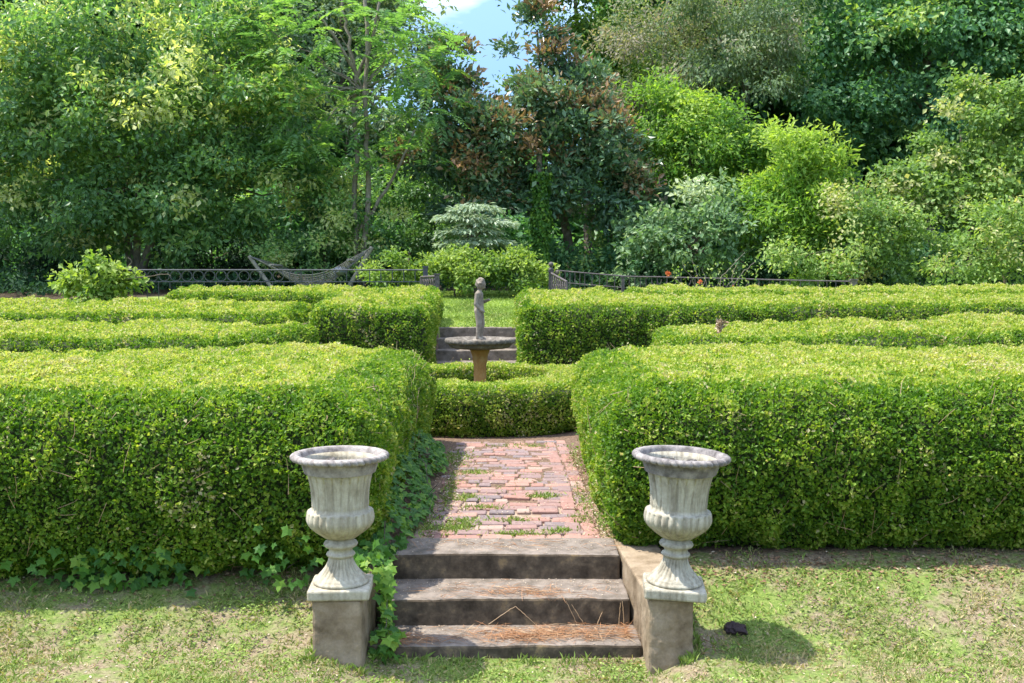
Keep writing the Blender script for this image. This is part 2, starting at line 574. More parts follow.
# ------------------------------------------------------------------ concrete steps at the lawn
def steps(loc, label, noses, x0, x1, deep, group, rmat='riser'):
    root = empty('concrete_steps', loc, label, 'steps', group)
    for k, (D, zt, zb) in enumerate(noses):
        nxt = noses[k + 1][0] if k + 1 < len(noses) else D + deep
        s = MB()
        q = 14
        xs = np.linspace(x0[k], x1[k], q)
        jit = np.array([.004 * math.sin(3 * v + k) + br.uniform(-.003, .003) for v in xs])
        yb = nxt + .03
        zl = zb - .03
        fr = [D + jit, D + jit, yb + 0 * xs, yb + 0 * xs]
        zz = [zl + 0 * xs, zt + jit * .8, zt + .002 + 0 * xs, zl + 0 * xs]
        v = np.stack([np.stack([xs, fr[r], zz[r]], -1) for r in range(4)]) - np.array(loc)
        ii = np.arange(q - 1)
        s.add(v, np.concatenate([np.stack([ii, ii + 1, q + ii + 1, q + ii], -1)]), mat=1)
        s.add(v, np.concatenate([np.stack([r * q + ii, r * q + ii + 1, (r + 1) % 4 * q + ii + 1, (r + 1) % 4 * q + ii], -1) for r in (1, 2, 3)]), mat=0)
        s.add(v, [[0, q, 2 * q, 3 * q]], mat=0)
        s.add(v, [[q - 1, 4 * q - 1, 3 * q - 1, 2 * q - 1]], mat=0)
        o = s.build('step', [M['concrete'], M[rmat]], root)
        me = o.data
        bmx = bmesh.new()
        bmx.from_mesh(me)
        bmesh.ops.remove_doubles(bmx, verts=bmx.verts, dist=1e-5)
        bmx.to_mesh(me)
        bmx.free()
        bevel(o, .014, 2)
        worn(o, .011, 3)
    return root


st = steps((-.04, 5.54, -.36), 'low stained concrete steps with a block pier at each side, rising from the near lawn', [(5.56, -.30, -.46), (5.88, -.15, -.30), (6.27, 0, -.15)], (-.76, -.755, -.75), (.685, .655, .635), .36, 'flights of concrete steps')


def prism(mb, quad, z0, z1, ztops=None, **k):
    """quad: four xy points counter-clockwise"""
    zt = ztops or [z1] * 4
    v = [(x, y, z0) for x, y in quad] + [(x, y, z) for (x, y), z in zip(quad, zt)]
    mb.add(v, [[3, 2, 1, 0], [4, 5, 6, 7], [0, 1, 5, 4], [1, 2, 6, 5], [2, 3, 7, 6], [3, 0, 4, 7]], **k)


O = np.array((-.04, 5.54, -.36))


def loc2(q):
    return [(x - O[0], y - O[1]) for x, y in q]


for nm_, quad, zb in (('pier', [(.694, 5.38), (.922, 5.38), (.920, 5.68), (.688, 5.68)], -.5),
                      ('pier', [(-1.011, 5.36), (-.762, 5.36), (-.757, 5.68), (-1.003, 5.68)], -.5)):
    s = MB()
    prism(s, loc2(quad), zb - O[2], 0 - O[2])
    o = s.build(nm_, M['pier'], st)
    bevel(o, .014, 2)
    worn(o, .014, 5)
for quad in ([(.686, 5.68), (.912, 5.68), (.89, 6.64), (.630, 6.64)], [(-1.0, 5.68), (-.757, 5.68), (-.748, 6.64), (-1.0, 6.64)]):
    s = MB()
    prism(s, loc2(quad), -.42 - O[2], -.006 - O[2])
    o = s.build('cheek_wall', M['pier'], st)
    bevel(o, .012, 2)
    worn(o, .010, 5)

st2 = steps((-.46, 15.85, .2), 'distant pale concrete steps climbing between the clipped hedges behind the birdbath', [(15.85, .355, .15), (16.2, .51, .355), (16.55, .665, .51), (16.9, .82, .665)], (-1.3,) * 4, (.3,) * 4, .3, 'flights of concrete steps', 'concrete')


# ------------------------------------------------------------------ urns
def urn(base, rot, label, mt='urn', rmt='urnrim'):
    root = empty('garden_urn', base, label, 'urn', 'stone urns flanking the steps', rot)
    N = 240
    # square plinth
    s = MB()
    s.box((0, 0, .027), (.325, .325, .054))
    o = s.build('plinth', M[mt], root)
    bevel(o, .012, 3)

    # foot and stem
    def fl(n, amp, z0, z1, sharp=1.0):
        def f(i, r, z, a):
            if z < z0 or z > z1:
                return 1
            e = min(1, (z - z0) / .012, (z1 - z) / .012)
            return 1 + amp * e * (np.abs(np.cos(a * n / 2)) ** sharp - .6)
        return f
    prof = [(.02, .054), (.146, .054), (.150, .062), (.146, .072), (.136, .074), (.134, .082)]
    for q in np.linspace(0, 1, 14):
        prof.append((.132 * (1 - q) ** 1.9 + .063 * (1 - (1 - q) ** 1.9), .084 + .105 * q))
    prof += [(.074, .193), (.078, .2), (.074, .207), (.064, .210), (.062, .225), (.066, .232), (.086, .242), (.092, .252), (.086, .263), (.072, .268), (.072, .285), (.02, .286)]
    s = MB()
    s.lathe(prof, N, fl(26, .10, .086, .192, .8))
    s.build('stem', M[mt], root)
    # gadrooned bowl + fluted flaring body + hollow inside
    prof = [(.02, .286), (.074, .286)]
    for q in np.linspace(0, 1, 16):
        an = q * 2.25
        prof.append((.088 + .094 * math.sin(min(an, 1.5708 + (an - 1.5708) * .55) if an > 1.5708 else an), .288 + .135 * q))
    prof += [(.158, .428), (.152, .436), (.150, .446)]
    for q in np.linspace(0, 1, 18):
        prof.append((.152 + .045 * q ** 2.2, .45 + .225 * q))
    nb_ = len(prof)
    prof += [(.205, .680), (.19, .690), (.186, .66), (.16, .58), (.02, .575)]

    def md(i, r, z, a):
        if i < 18:
            e = min(1, max(0, (z - .288) / .02)) * min(1, max(0, (.425 - z) / .01))
            return 1 - .085 * e * (1 - np.abs(np.sin(a * 13)) ** .5)
        if i < nb_ and z > .44:
            e = min(1, (z - .44) / .02) * min(1, (.69 - z) / .014)
            return 1 - .05 * e * np.clip(1 - np.abs(np.sin(a * 11)) * 2.2, 0, 1) ** .7
        return 1
    s = MB()
    s.lathe(prof, N, md)
    s.build('bowl', M[mt], root)
    # roped rim
    prof = [(.19, .688), (.212, .682), (.232, .680), (.247, .684), (.255, .693), (.255, .703), (.248, .711), (.238, .715), (.226, .715), (.219, .711), (.211, .700), (.203, .66), (.19, .62)]

    def rp(i, r, z, a):
        return 1 + (.075 * (np.abs(np.sin(a * 20 + z * 40)) ** .6 - .6) if 2 <= i <= 6 else 0)
    s = MB()
    s.lathe(prof, 336, rp)
    s.build('rim', M[rmt], root)
    s = MB()
    n = 40
    a_ = np.linspace(0, 2 * math.pi, n, endpoint=False)
    vs = [[0, 0, .655]]
    for rr in (.05, .1, .15, .18):
        for q in a_:
            vs.append([rr * math.cos(q), rr * math.sin(q), .645 + .016 * math.sin(5 * q + rr * 60) + br.uniform(-.01, .01)])
    fs = [[0, 1 + k, 1 + (k + 1) % n] for k in range(n)]
    s.add(vs, fs, smooth=True)
    fq = []
    for rI in range(3):
        for k in range(n):
            fq.append([1 + rI * n + k, 1 + (rI + 1) * n + k, 1 + (rI + 1) * n + (k + 1) % n, 1 + rI * n + (k + 1) % n])
    s.add(vs, fq, smooth=True)
    s.build('soil', M['soil'], root)
    root.scale = (.962, .962, 1.022)
    return root


urn((-.884, 5.50, 0), (rad(.3), 0, rad(3)), 'pale fluted stone urn on the ivy-draped pier, its rim level and littered with dry bits')
urn((.836, 5.50, .0), (rad(.6), rad(2.6), rad(-5)), 'grey fluted stone urn on the bare pier, its rim tilted and darker with lichen', 'urn_grey', 'urnrim_grey')


# ------------------------------------------------------------------ hedges
def inpoly(px, py, poly):
    inside = np.zeros(len(px), bool)
    n = len(poly)
    for k in range(n):
        x1, y1 = poly[k]
        x2, y2 = poly[(k + 1) % n]
        c_ = ((y1 > py) != (y2 > py)) & (px < (x2 - x1) * (py - y1) / (y2 - y1 + 1e-12) + x1)
        inside ^= c_
    return inside


def round_poly(poly, r):
    pts = []
    n = len(poly)
    poly = [np.array(q, float) for q in poly]
    for k in range(n):
        a_, b_, c_ = poly[k - 1], poly[k], poly[(k + 1) % n]
        d1, d2 = a_ - b_, c_ - b_
        l1, l2 = np.linalg.norm(d1), np.linalg.norm(d2)
        p1, p2 = b_ + d1 / l1 * min(r, l1 * .45), b_ + d2 / l2 * min(r, l2 * .45)
        for q in np.linspace(0, 1, 6):
            pts.append((1 - q) ** 2 * p1 + 2 * q * (1 - q) * b_ + q * q * p2)
    out = []
    n = len(pts)
    for k in range(n):
        a_, b_ = pts[k], pts[(k + 1) % n]
        m_ = max(1, int(np.linalg.norm(b_ - a_) / .25))
        for q in range(m_):
            out.append(a_ + (b_ - a_) * q / m_)
    return np.array(out)


PROF_NEAR = np.array([(.31, 0), (.22, .06), (.10, .18), (.0, .44), (-.02, .60), (.01, .75), (.06, .86), (.14, .93), (.25, .975), (.40, 1.0)])
PROF = np.array([(.10, 0), (.045, .10), (.01, .28), (-.01, .55), (.0, .78), (.03, .90), (.07, .955), (.13, .985), (.20, 1.0)])


def hedge(label, poly, zt, leaf, dtop, dside, amp=.04, rr=.28, group='clipped box hedges', hole=None, profk=1.0, seed=0, tint0=.46, PROF=PROF):
    """poly counter-clockwise; zt(x,y) top height; ground from ground_h"""
    ring = round_poly(poly, rr)
    mb = MB()
    rings = [(ring, 1)]
    if hole is not None:
        rings.append((hole, -1))
    core_rings = {}
    for ring_, sgn in rings:
        nn = len(ring_)
        nxt = np.roll(ring_, -1, 0)
        tanv = unit(np.roll(ring_, -1, 0) - np.roll(ring_, 1, 0))
        nor = np.stack([tanv[:, 1], -tanv[:, 0]], -1)
        if sgn < 0:
            nor = nor * 1.0
        seg = np.linalg.norm(nxt - ring_, axis=1)
        cum = np.cumsum(seg)
        # core
        cr_ = []
        for ins, zf in PROF:
            fk = np.where(zf < .5, .3 + .7 * np.clip(-nor[:, 1:], 0, 1), 1.0)
            q = ring_ - nor * (ins * profk * fk + .10)
            zb_ = ground_h(q[:, 0], q[:, 1]) - .03
            cr_.append(np.stack([q[:, 0], q[:, 1], zb_ + (zt(q[:, 0], q[:, 1]) - .09 - zb_) * zf], -1))
        V = np.concatenate(cr_)
        i_ = np.arange(len(PROF) - 1)[:, None] * nn
        j_ = np.arange(nn)[None]
        j2 = (j_ + 1) % nn
        mb.add(V, np.stack([i_ + j_, i_ + j2, i_ + nn + j2, i_ + nn + j_], -1).reshape(-1, 4), mat=1, smooth=True)
        core_rings[sgn] = cr_[-1]
        # side leaves
        tot = cum[-1]
        H = float(np.mean(zt(ring_[:, 0], ring_[:, 1]) - ground_h(ring_[:, 0], ring_[:, 1])))
        n = int(tot * (H + .25) * dside)
        s_ = R.uniform(0, tot, n)
        k = np.minimum(np.searchsorted(cum, s_), nn - 1)
        fr = ((s_ - (cum[k] - seg[k])) / seg[k])[:, None]
        base = ring_[k] * (1 - fr) + nxt[k] * fr
        no2 = unit(nor[k] * (1 - fr) + nor[(k + 1) % nn] * fr)
        keep = np.ones(n, bool)
        far = no2[:, 1] > .6
        keep[far] = R.random(far.sum()) < .3
        base, no2 = base[keep], no2[keep]
        n = len(base)
        u = R.random(n) * (len(PROF) - 1)
        # weight by profile length
        plen = np.linalg.norm(np.diff(PROF * np.array([profk, H]), axis=0), axis=1)
        u_ = R.uniform(0, plen.sum(), n)
        kk = np.minimum(np.searchsorted(np.cumsum(plen), u_), len(plen) - 1)
        ff = (u_ - (np.cumsum(plen)[kk] - plen[kk])) / plen[kk]
        ins = (PROF[kk, 0] * (1 - ff) + PROF[kk + 1, 0] * ff) * profk
        zf = PROF[kk, 1] * (1 - ff) + PROF[kk + 1, 1] * ff
        dz = (PROF[kk + 1, 1] - PROF[kk, 1]) * H
        di = (PROF[kk + 1, 0] - PROF[kk, 0]) * profk
        nl = unit(np.stack([dz, di], -1))
        N3 = np.stack([no2[:, 0] * nl[:, 0], no2[:, 1] * nl[:, 0], nl[:, 1]], -1)
        ins = ins * np.where(zf < .5, .3 + .7 * np.clip(-no2[:, 1], 0, 1), 1.0)
        q = base - no2 * ins[:, None]
        zb_ = ground_h(q[:, 0], q[:, 1])
        pz = zb_ + (zt(q[:, 0], q[:, 1]) - zb_) * zf
        Ps = np.stack([q[:, 0], q[:, 1], pz], -1)
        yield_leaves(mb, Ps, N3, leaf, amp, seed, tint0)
        if leaf < .04:
            k_ = R.choice(len(Ps), int(len(Ps) * .0022), replace=False)
            dd_ = unit(np.cross(N3[k_], R.normal(size=(len(k_), 3))) + N3[k_] * .35 + np.array([0, 0, .5]))
            for a_, b_, l_ in zip(Ps[k_], dd_, R.uniform(.06, .20, len(k_))):
                mb.tube([a_ - b_ * l_ * .5, a_ + R.normal(size=3) * .01, a_ + b_ * l_ * .5], [.0022, .0018, .001], 3, cap=False, mat=2)
    # top
    lo, hi = ring.min(0), ring.max(0)
    n = int((hi - lo).prod() * dtop)
    q = R.uniform(lo, hi, (n, 2))
    inner = ring - unit(np.stack([(np.roll(ring, -1, 0) - np.roll(ring, 1, 0))[:, 1], -(np.roll(ring, -1, 0) - np.roll(ring, 1, 0))[:, 0]], -1)) * (PROF[-1, 0] - .03) * profk
    ok = inpoly(q[:, 0], q[:, 1], inner)
    if hole is not None:
        ok &= ~inpoly(q[:, 0], q[:, 1], hole)
    q = q[ok]
    Ps = np.stack([q[:, 0], q[:, 1], zt(q[:, 0], q[:, 1])], -1)
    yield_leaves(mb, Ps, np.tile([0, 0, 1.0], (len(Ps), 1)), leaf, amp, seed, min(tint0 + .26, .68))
    if hole is None:
        from mathutils.geometry import tessellate_polygon
        tri = tessellate_polygon([[Vector((q[0], q[1], 0)) for q in core_rings[1]]])
        mb.add(core_rings[1], np.array(tri), mat=1)
    else:
        a_, b_ = core_rings[1], core_rings[-1]
        nn = len(a_)
        k_ = np.arange(nn)
        mb.add(np.concatenate([a_, b_]), np.stack([k_, (k_ + 1) % nn, nn + (nn - 1 - (k_ + 1)) % nn, nn + (nn - 1 - k_) % nn], -1), mat=1)
    o = mb.build('box_hedge', [M['box'], M['twig_core'], M['straw']])
    tag(o, label, 'hedge', group)
    return o


def yield_leaves(mb, Ps, N3, leaf, amp, seed, tint0):
    n = len(Ps)
    if n == 0:
        return
    big = wob(Ps, 1.5, seed + 1)
    mid = wob(Ps, .34, seed + 5)
    sm = wob(Ps, .13, seed + 9)
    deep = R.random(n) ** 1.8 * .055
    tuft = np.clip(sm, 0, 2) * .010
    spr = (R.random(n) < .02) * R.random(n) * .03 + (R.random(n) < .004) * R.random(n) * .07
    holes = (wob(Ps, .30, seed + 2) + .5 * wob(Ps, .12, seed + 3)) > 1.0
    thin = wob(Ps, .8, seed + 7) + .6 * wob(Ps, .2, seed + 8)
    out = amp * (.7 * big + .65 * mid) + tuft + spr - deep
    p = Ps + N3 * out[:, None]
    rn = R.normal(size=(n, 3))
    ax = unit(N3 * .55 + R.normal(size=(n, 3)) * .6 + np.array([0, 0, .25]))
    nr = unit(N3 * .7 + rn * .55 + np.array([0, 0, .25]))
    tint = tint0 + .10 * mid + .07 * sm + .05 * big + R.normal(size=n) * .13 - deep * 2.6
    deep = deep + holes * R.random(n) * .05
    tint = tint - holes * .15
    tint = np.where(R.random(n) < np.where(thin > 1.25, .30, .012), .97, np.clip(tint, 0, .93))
    sz = leaf * R.uniform(.7, 1.25, n)
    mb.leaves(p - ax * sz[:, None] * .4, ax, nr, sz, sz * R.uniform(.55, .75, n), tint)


def flat(z, kx=0, ky=0, x0=0, y0=0):
    return lambda x, y: z + kx * (np.asarray(x) - x0) + ky * (np.asarray(y) - y0)


LF = .029
hedge('large clipped box hedge behind the ivy-draped urn, ivy running along its foot',
      [(-5.2, 5.82), (-.80, 5.95), (-.76, 10.7), (-2.7, 10.7), (-3.2, 10.15), (-5.2, 9.8)], flat(.975, .0, -.004, 0, 6), LF, 8500, 10500, .032, seed=1, tint0=.43, PROF=PROF_NEAR, rr=.4)
hedge('large clipped box hedge behind the tilted urn, bare mulch at its foot',
      [(.55, 6.24), (5.0, 6.22), (5.2, 9.5), (3.4, 10.0), (2.4, 10.4), (.59, 10.2)], flat(.985, .006, -.003, 0, 6), LF, 8500, 10500, .032, seed=4, tint0=.43, PROF=PROF_NEAR, rr=.4)
th = np.linspace(0, 2 * math.pi, 72, endpoint=False)
RC = (-.37, 12.35)
hole = np.stack([RC[0] + .84 * np.cos(-th), RC[1] + .84 * np.sin(-th)], -1)
outer = [(RC[0] + 1.6 * math.cos(q), RC[1] + 1.55 * math.sin(q)) for q in th]


def ring_hedge():
    global round_poly
    keep = round_poly
    round_poly = lambda poly, r: np.array(poly)
    o = hedge('low circular box hedge ringing the foot of the birdbath', outer, flat(.52), .03, 5200, 6500, .02, hole=hole, profk=.7, seed=2, tint0=.56)
    round_poly = keep
    return o


ring_hedge()
hedge('long narrow box hedge row behind the hedge with ivy at its foot',
      [(-9, 10.3), (-2.9, 10.75), (-2.3, 13.1), (-9, 13.3)], flat(.975, -.007, .027, 0, 10.3), .034, 3600, 5000, seed=3)
hedge('box hedge row in front of the ringed iron fence and leafy vine',
      [(-12, 14.0), (-3.0, 14.1), (-3.0, 16.3), (-12, 16.4)], flat(1.11, -.003, .06, 0, 14), .04, 2600, 3600, seed=6)
hedge('tall L-shaped box hedge beside the far steps, below the hammock',
      [(-2.75, 14.4), (-1.13, 14.55), (-1.2, 18.5), (-5.6, 18.6), (-5.5, 17.0), (-2.75, 16.9)], flat(1.21, 0, .06, 0, 14.5), .04, 2800, 3800, seed=8)
row = hedge('box hedge row behind the tilted urn, its top rising away, dry sprig poking out',
      [(1.55, 10.75), (8.5, 10.3), (8.6, 12.9), (1.6, 12.7)], flat(.985, .030, .03, 1.7, 10.6), .034, 3600, 5000, seed=5)
hedge('tall box hedge with a square corner beside the far steps, below the iron gate post',
      [(.08, 14.5), (12, 14.3), (12, 16.3), (1.7, 16.6), (1.6, 17.9), (.10, 17.9)], flat(1.23, .004, .055, 0, 14.5), .04, 2800, 3800, seed=7)
hedge('farthest box hedge row running along the fence with orange flowers',
      [(2.0, 17.7), (13, 17.3), (13.5, 19.8), (2.0, 19.9)], flat(1.345, .002, .03, 0, 17.5), .045, 2200, 2600, seed=9)

s_ = MB()
n = 60
q = P(720, 326, 11.0) + R.normal(size=(n, 3)) * np.array([.018, .018, .03])
s_.leaves(q, R.normal(size=(n, 3)) + np.array([0, 0, .8]), R.normal(size=(n, 3)), .06, .025, R.uniform(.5, 1, n))
s_.build('dry_sprig', M['litter'], row)

# ------------------------------------------------------------------ birdbath and statue
bx, by, bz = -.367, 12.35, .06
bb = empty('birdbath', (bx, by, bz), 'round stone birdbath with a scalloped bowl on an ochre column', 'birdbath')
s = MB()
s.box((0, 0, .03), (.34, .34, .06))
o = s.build('base', M['terracotta'], bb)
bevel(o, .01, 2)
s = MB()
s.lathe([(.02, .06), (.15, .06), (.15, .085), (.135, .10), (.12, .14), (.108, .2), (.10, .4), (.102, .55), (.118, .60), (.125, .62), (.118, .64), (.135, .68), (.155, .715), (.16, .73), (.02, .73)], 48)
o = s.build('column', M['terracotta'], bb)
o.scale = (.72, .72, 1)


def scal(i, r, z, a):
    return 1 + (.05 * (np.abs(np.sin(a * 18)) ** .6 - .6) if .27 < r and i < 14 else 0)


s = MB()
s.lathe([(.02, .73), (.16, .73), (.24, .738), (.30, .745), (.335, .757), (.35, .775), (.36, .795), (.375, .80), (.39, .806), (.397, .82), (.396, .84), (.39, .853), (.38, .858), (.36, .853), (.33, .835), (.2, .80), (.02, .795)], 192, scal)
s.build('bowl', M['bath'], bb)


def skin_body(verts, edges, radii, extra, voxel, name):
    """one continuous surface: skinned skeleton + extra lumps, fused by remeshing"""
    balls = list(extra)
    for (i0, i1) in edges:
        p0, p1 = Vector(verts[i0]), Vector(verts[i1])
        r0, r1 = [np.array(q if isinstance(q, tuple) else (q, q)) for q in (radii[i0], radii[i1])]
        m_ = max(3, int((p1 - p0).length / .012))
        for q in range(m_ + 1):
            f_ = q / m_
            rr_ = r0 * (1 - f_) + r1 * f_
            balls.append((tuple(p0.lerp(p1, f_)), float(rr_[0]), (1, float(rr_[1] / rr_[0]), 1)))
    extra = balls
    q_ = MB()
    for c_, r_, sc_ in extra:
        q_.ball(c_, r_, 14, 9, sc_)
        nv_ = len(q_.v[-1])
        q_.f.append((np.array([list(range(14))]) + q_.n - nv_, 0, np.zeros(1, np.float32), True))
        q_.f.append((np.array([list(range(14))[::-1]]) + q_.n - 14, 0, np.zeros(1, np.float32), True))
    tmp = q_.build('tmp', [])
    m2 = tmp.data
    bpy.data.objects.remove(tmp)
    o = bpy.data.objects.new('tmp', m2)
    COL.objects.link(o)
    rm = o.modifiers.new('remesh', 'REMESH')
    rm.mode = 'VOXEL'
    rm.voxel_size = voxel
    sm_ = o.modifiers.new('smooth', 'SMOOTH')
    sm_.iterations = 3
    dg = bpy.context.evaluated_depsgraph_get()
    dg.update()
    m3 = bpy.data.meshes.new_from_object(o.evaluated_get(dg))
    bpy.data.objects.remove(o)
    m3.name = name
    for p_ in m3.polygons:
        p_.use_smooth = True
    return m3


sv = [(0, 0, .33), (0, 0, .42), (.0, 0, .50), (.005, 0, .535), (.012, 0, .565),
      (.005, -.042, .32), (.012, -.042, .18), (-.004, -.040, .03), (.045, -.045, .012),
      (-.005, .042, .32), (.02, .045, .18), (.0, .045, .03), (.05, .055, .012),
      (0, -.072, .505), (-.012, -.088, .40), (.045, -.075, .335), (.068, -.066, .32),
      (0, .072, .505), (.0, .092, .41), (.075, .062, .435), (.10, .045, .445)]
se = [(0, 1), (1, 2), (2, 3), (3, 4), (0, 5), (5, 6), (6, 7), (7, 8), (0, 9), (9, 10), (10, 11), (11, 12), (2, 13), (13, 14), (14, 15), (15, 16), (2, 17), (17, 18), (18, 19), (19, 20)]
sr = [(.055, .068), (.05, .062), (.045, .065), .026, .024, .046, .034, .022, .016, .046, .034, .022, .016, .028, .023, .018, .016, .028, .023, .018, .016]
hd = (.020, 0, .615)
ex = [(hd, .056, (1.0, .92, 1.12)), ((.070, 0, .608), .010, (1, .8, 1.2)), ((.058, 0, .578), .016, (1, 1.1, .8)), ((.06, 0, .590), .010, (.8, 1.6, .6)),
      ((.055, -.022, .622), .009, (.6, 1, .7)), ((.055, .022, .622), .009, (.6, 1, .7)), ((.015, -.05, .61), .013, (1, .5, 1.3)), ((.015, .05, .61), .013, (1, .5, 1.3))]
hr = random.Random(2)
for k in range(46):
    th_, ph_ = hr.uniform(0, 1.9), hr.uniform(0, 6.28)
    d = Vector((math.sin(th_) * math.cos(ph_), math.sin(th_) * math.sin(ph_), math.cos(th_)))
    if d.x > .55 and d.z < .62:
        continue
    ex.append((tuple(Vector(hd) + Vector((d.x * .05, d.y * .047, d.z * .058 + .004))), hr.uniform(.011, .016), (1, 1, 1)))
# draped cloth at the hips
ex += [((.035, -.04, .27), .02, (.7, .9, 2.6)), ((.03, -.02, .26), .02, (.8, .9, 2.4)), ((.0, 0, .31), .055, (.95, 1.25, .7))]
# fingers (four and a thumb) closing at each hand
for hx, hy, hz in ((.068, -.066, .32), (.10, .045, .445)):
    for k in range(4):
        ex.append(((hx + .014, hy - .010 + k * .006, hz - .006 - .002 * k), .0042, (2.6 - .2 * abs(k - 1.5), .8, .9)))
    ex.append(((hx + .004, hy + .016, hz + .006), .0045, (1.8, 1, 1)))
stt = empty('child_statue', (bx - .01, by, bz + .80), 'small weathered stone statue of a curly haired child standing on the birdbath', 'statue', None, (0, 0, rad(-14)))
sb = bpy.data.objects.new('figure', skin_body(sv, se, sr, ex, .0055, 'figure'))
sb.data.materials.append(M['statue'])
COL.objects.link(sb)
sb.parent = stt
sb.location = (0, 0, .035)
sb.scale = (1.04, 1.04, 1.04)
s = MB()
s.lathe([(.01, 0), (.10, 0), (.10, .02), (.085, .03), (.075, .045), (.01, .046)], 24, lambda i, r, z, a: 1 + .06 * np.sin(a * 3 + z * 30))
s.build('rock_base', M['statue'], stt)

# ------------------------------------------------------------------ iron fences and gates
def post(parent, x, y, zb, zt, mat, r=.035, ball=True):
    s_ = MB()
    s_.box((x, y, (zb + zt) / 2), (2 * r, 2 * r, zt - zb))
    s_.box((x, y, zt + .015), (2 * r + .03, 2 * r + .03, .03))
    o_ = s_.build('post', mat, parent)
    if ball:
        q = MB()
        a0 = zt + .03
        q.lathe([(.005, a0), (.045, a0), (.05, a0 + .03), (.03, a0 + .055), (.022, a0 + .075), (.03, a0 + .085)] + [(.052 * math.sin(t_), a0 + .125 - .052 * math.cos(t_)) for t_ in np.linspace(.6, 3.1, 9)], 16)
        q.build('ball_finial', mat, o_)
    return o_


# ringed fence: from px 100 to px 427
A_ = P(101, 270, 22.0)
B_ = P(424, 271, 22.0)
fo = np.array([A_[0], 22.0, 1.05])
fence = empty('iron_fence', tuple(fo), 'dark iron fence with a band of rings, running in front of the hammock', 'fence', 'low iron fences on the upper lawn')
L_ = B_[0] - A_[0]
zr = A_[2] - fo[2]
s = MB()
s.tube([(0, 0, zr), (L_, 0, zr)], .017, 6)
s.build('top_rail', M['iron'], fence)
s = MB()
s.tube([(0, 0, zr - .24), (L_, 0, zr - .24)], .013, 6)
s.tube([(0, 0, .08), (L_, 0, .08)], .013, 6)
s.build('lower_rail', M['iron'], fence)
s = MB()
x = .12
k = 0
while x < L_ - .1:
    if x < L_ * .56:
        aa = np.linspace(0, 2 * math.pi, 20)
        s.tube(np.stack([x + .105 * np.cos(aa), 0 * aa, zr - .12 + .105 * np.sin(aa)], -1), .010, 5, cap=False)
    else:
        s.tube([(x, 0, zr - .24), (x, 0, zr)], .010, 5)
    s.tube([(x + .115, 0, .08), (x + .115, 0, zr - .24)], .009, 5)
    x += .232
s.build('ring_panel', M['iron'], fence)
post(fence, 0, 0, 0, zr + .02, M['iron'])
post(fence, L_ + .03, 0, 0, zr + .05, M['iron'], .045)

# picket fence on the other side, its top rail dipping from the gate
F0, F1 = P(557, 270.5, 22), P(854, 281.5, 20.8)
fo = np.array([F0[0], F0[1], 1.0])
fence2 = empty('iron_fence', tuple(fo), 'thin iron picket fence with a dipping top rail, behind the orange flowers', 'fence', 'low iron fences on the upper lawn')
pxs = np.array([557, 585, 628, 660, 741, 800, 851])
pys = np.array([270.5, 273, 276.5, 277, 279, 280.5, 281.5])
Ds = 22 - 1.2 * (pxs - 557) / 297
top = np.array([P(a1, b1, d1) for a1, b1, d1 in zip(pxs, pys, Ds)]) - fo
low = np.array([P(a1, b1 + 11.5, d1) for a1, b1, d1 in zip(pxs, pys, Ds)]) - fo
s = MB()
s.tube(top, .016, 6)
s.build('top_rail', M['rusty'], fence2)
s = MB()
s.tube(low, .012, 6)
s.build('lower_rail', M['rusty'], fence2)
s = MB()
for k, q in enumerate(np.linspace(.02, .98, 34)):
    fx = q * (len(pxs) - 1)
    k0 = min(int(fx), len(pxs) - 2)
    pt = top[k0] + (top[k0 + 1] - top[k0]) * (fx - k0)
    pb = low[k0] + (low[k0 + 1] - low[k0]) * (fx - k0)
    s.tube([pt, pb + (0, 0, -.25)], .009, 5)
    if 14 < k < 24:
        aa = np.linspace(math.pi, 2 * math.pi, 12)
        s.tube(np.stack([pt[0] + .1 + .1 * np.cos(aa), pt[1] + 0 * aa, pt[2] - .05 + .12 * np.sin(aa)], -1), .009, 5, cap=False)
s.build('picket_panel', M['rusty'], fence2)
e = top[-1]
post(fence2, e[0] + .05, e[1], -.15, e[2] + .02, M['bath'], .055)
e = top[2]
post(fence2, e[0] - .1, e[1], -.1, e[2] - .02, M['rusty'], .03, ball=False)


def gate(base, end, drop, label, mat, ball=True):
    """short open gate leaf with scrolls, top bar falling from the hinge post"""
    base = np.array(base)
    root = empty('iron_gate', tuple(base), label, 'gate', 'open iron gate leaves')
    d = np.array(end) - base
    d[2] = 0
    L1 = np.linalg.norm(d)
    u_ = d / L1
    hh = .72

    def pt(s_, z):
        return u_ * s_ + np.array([0, 0, z])
    s_ = MB()
    s_.tube([pt(0, hh), pt(L1 * .5, hh - drop * .5), pt(L1, hh - drop)], .022, 6)
    s_.tube([pt(0, .06), pt(L1, .06)], .018, 6)
    s_.tube([pt(L1, .02), pt(L1, hh - drop)], .025, 6)
    s_.build('gate_frame', mat, root)
    s_ = MB()
    for q in np.linspace(.08, .92, 7):
        zt_ = hh - drop * q
        s_.tube([pt(L1 * q, .06), pt(L1 * q, zt_)], .011, 5)
    for q in np.linspace(.15, .85, 6):
        for zc in (.2, .42, hh - drop * q - .12):
            aa = np.linspace(0, 5.2, 12)
            rr_ = .085 - .010 * aa
            pts_ = [pt(L1 * q + rr_[i2] * math.cos(aa[i2]), zc + rr_[i2] * math.sin(aa[i2])) for i2 in range(12)]
            s_.tube(pts_, .010, 4, cap=False)
    s_.build('scroll_panel', mat, root)
    post(root, 0, 0, 0, hh + .02, mat, .045, ball)
    return root


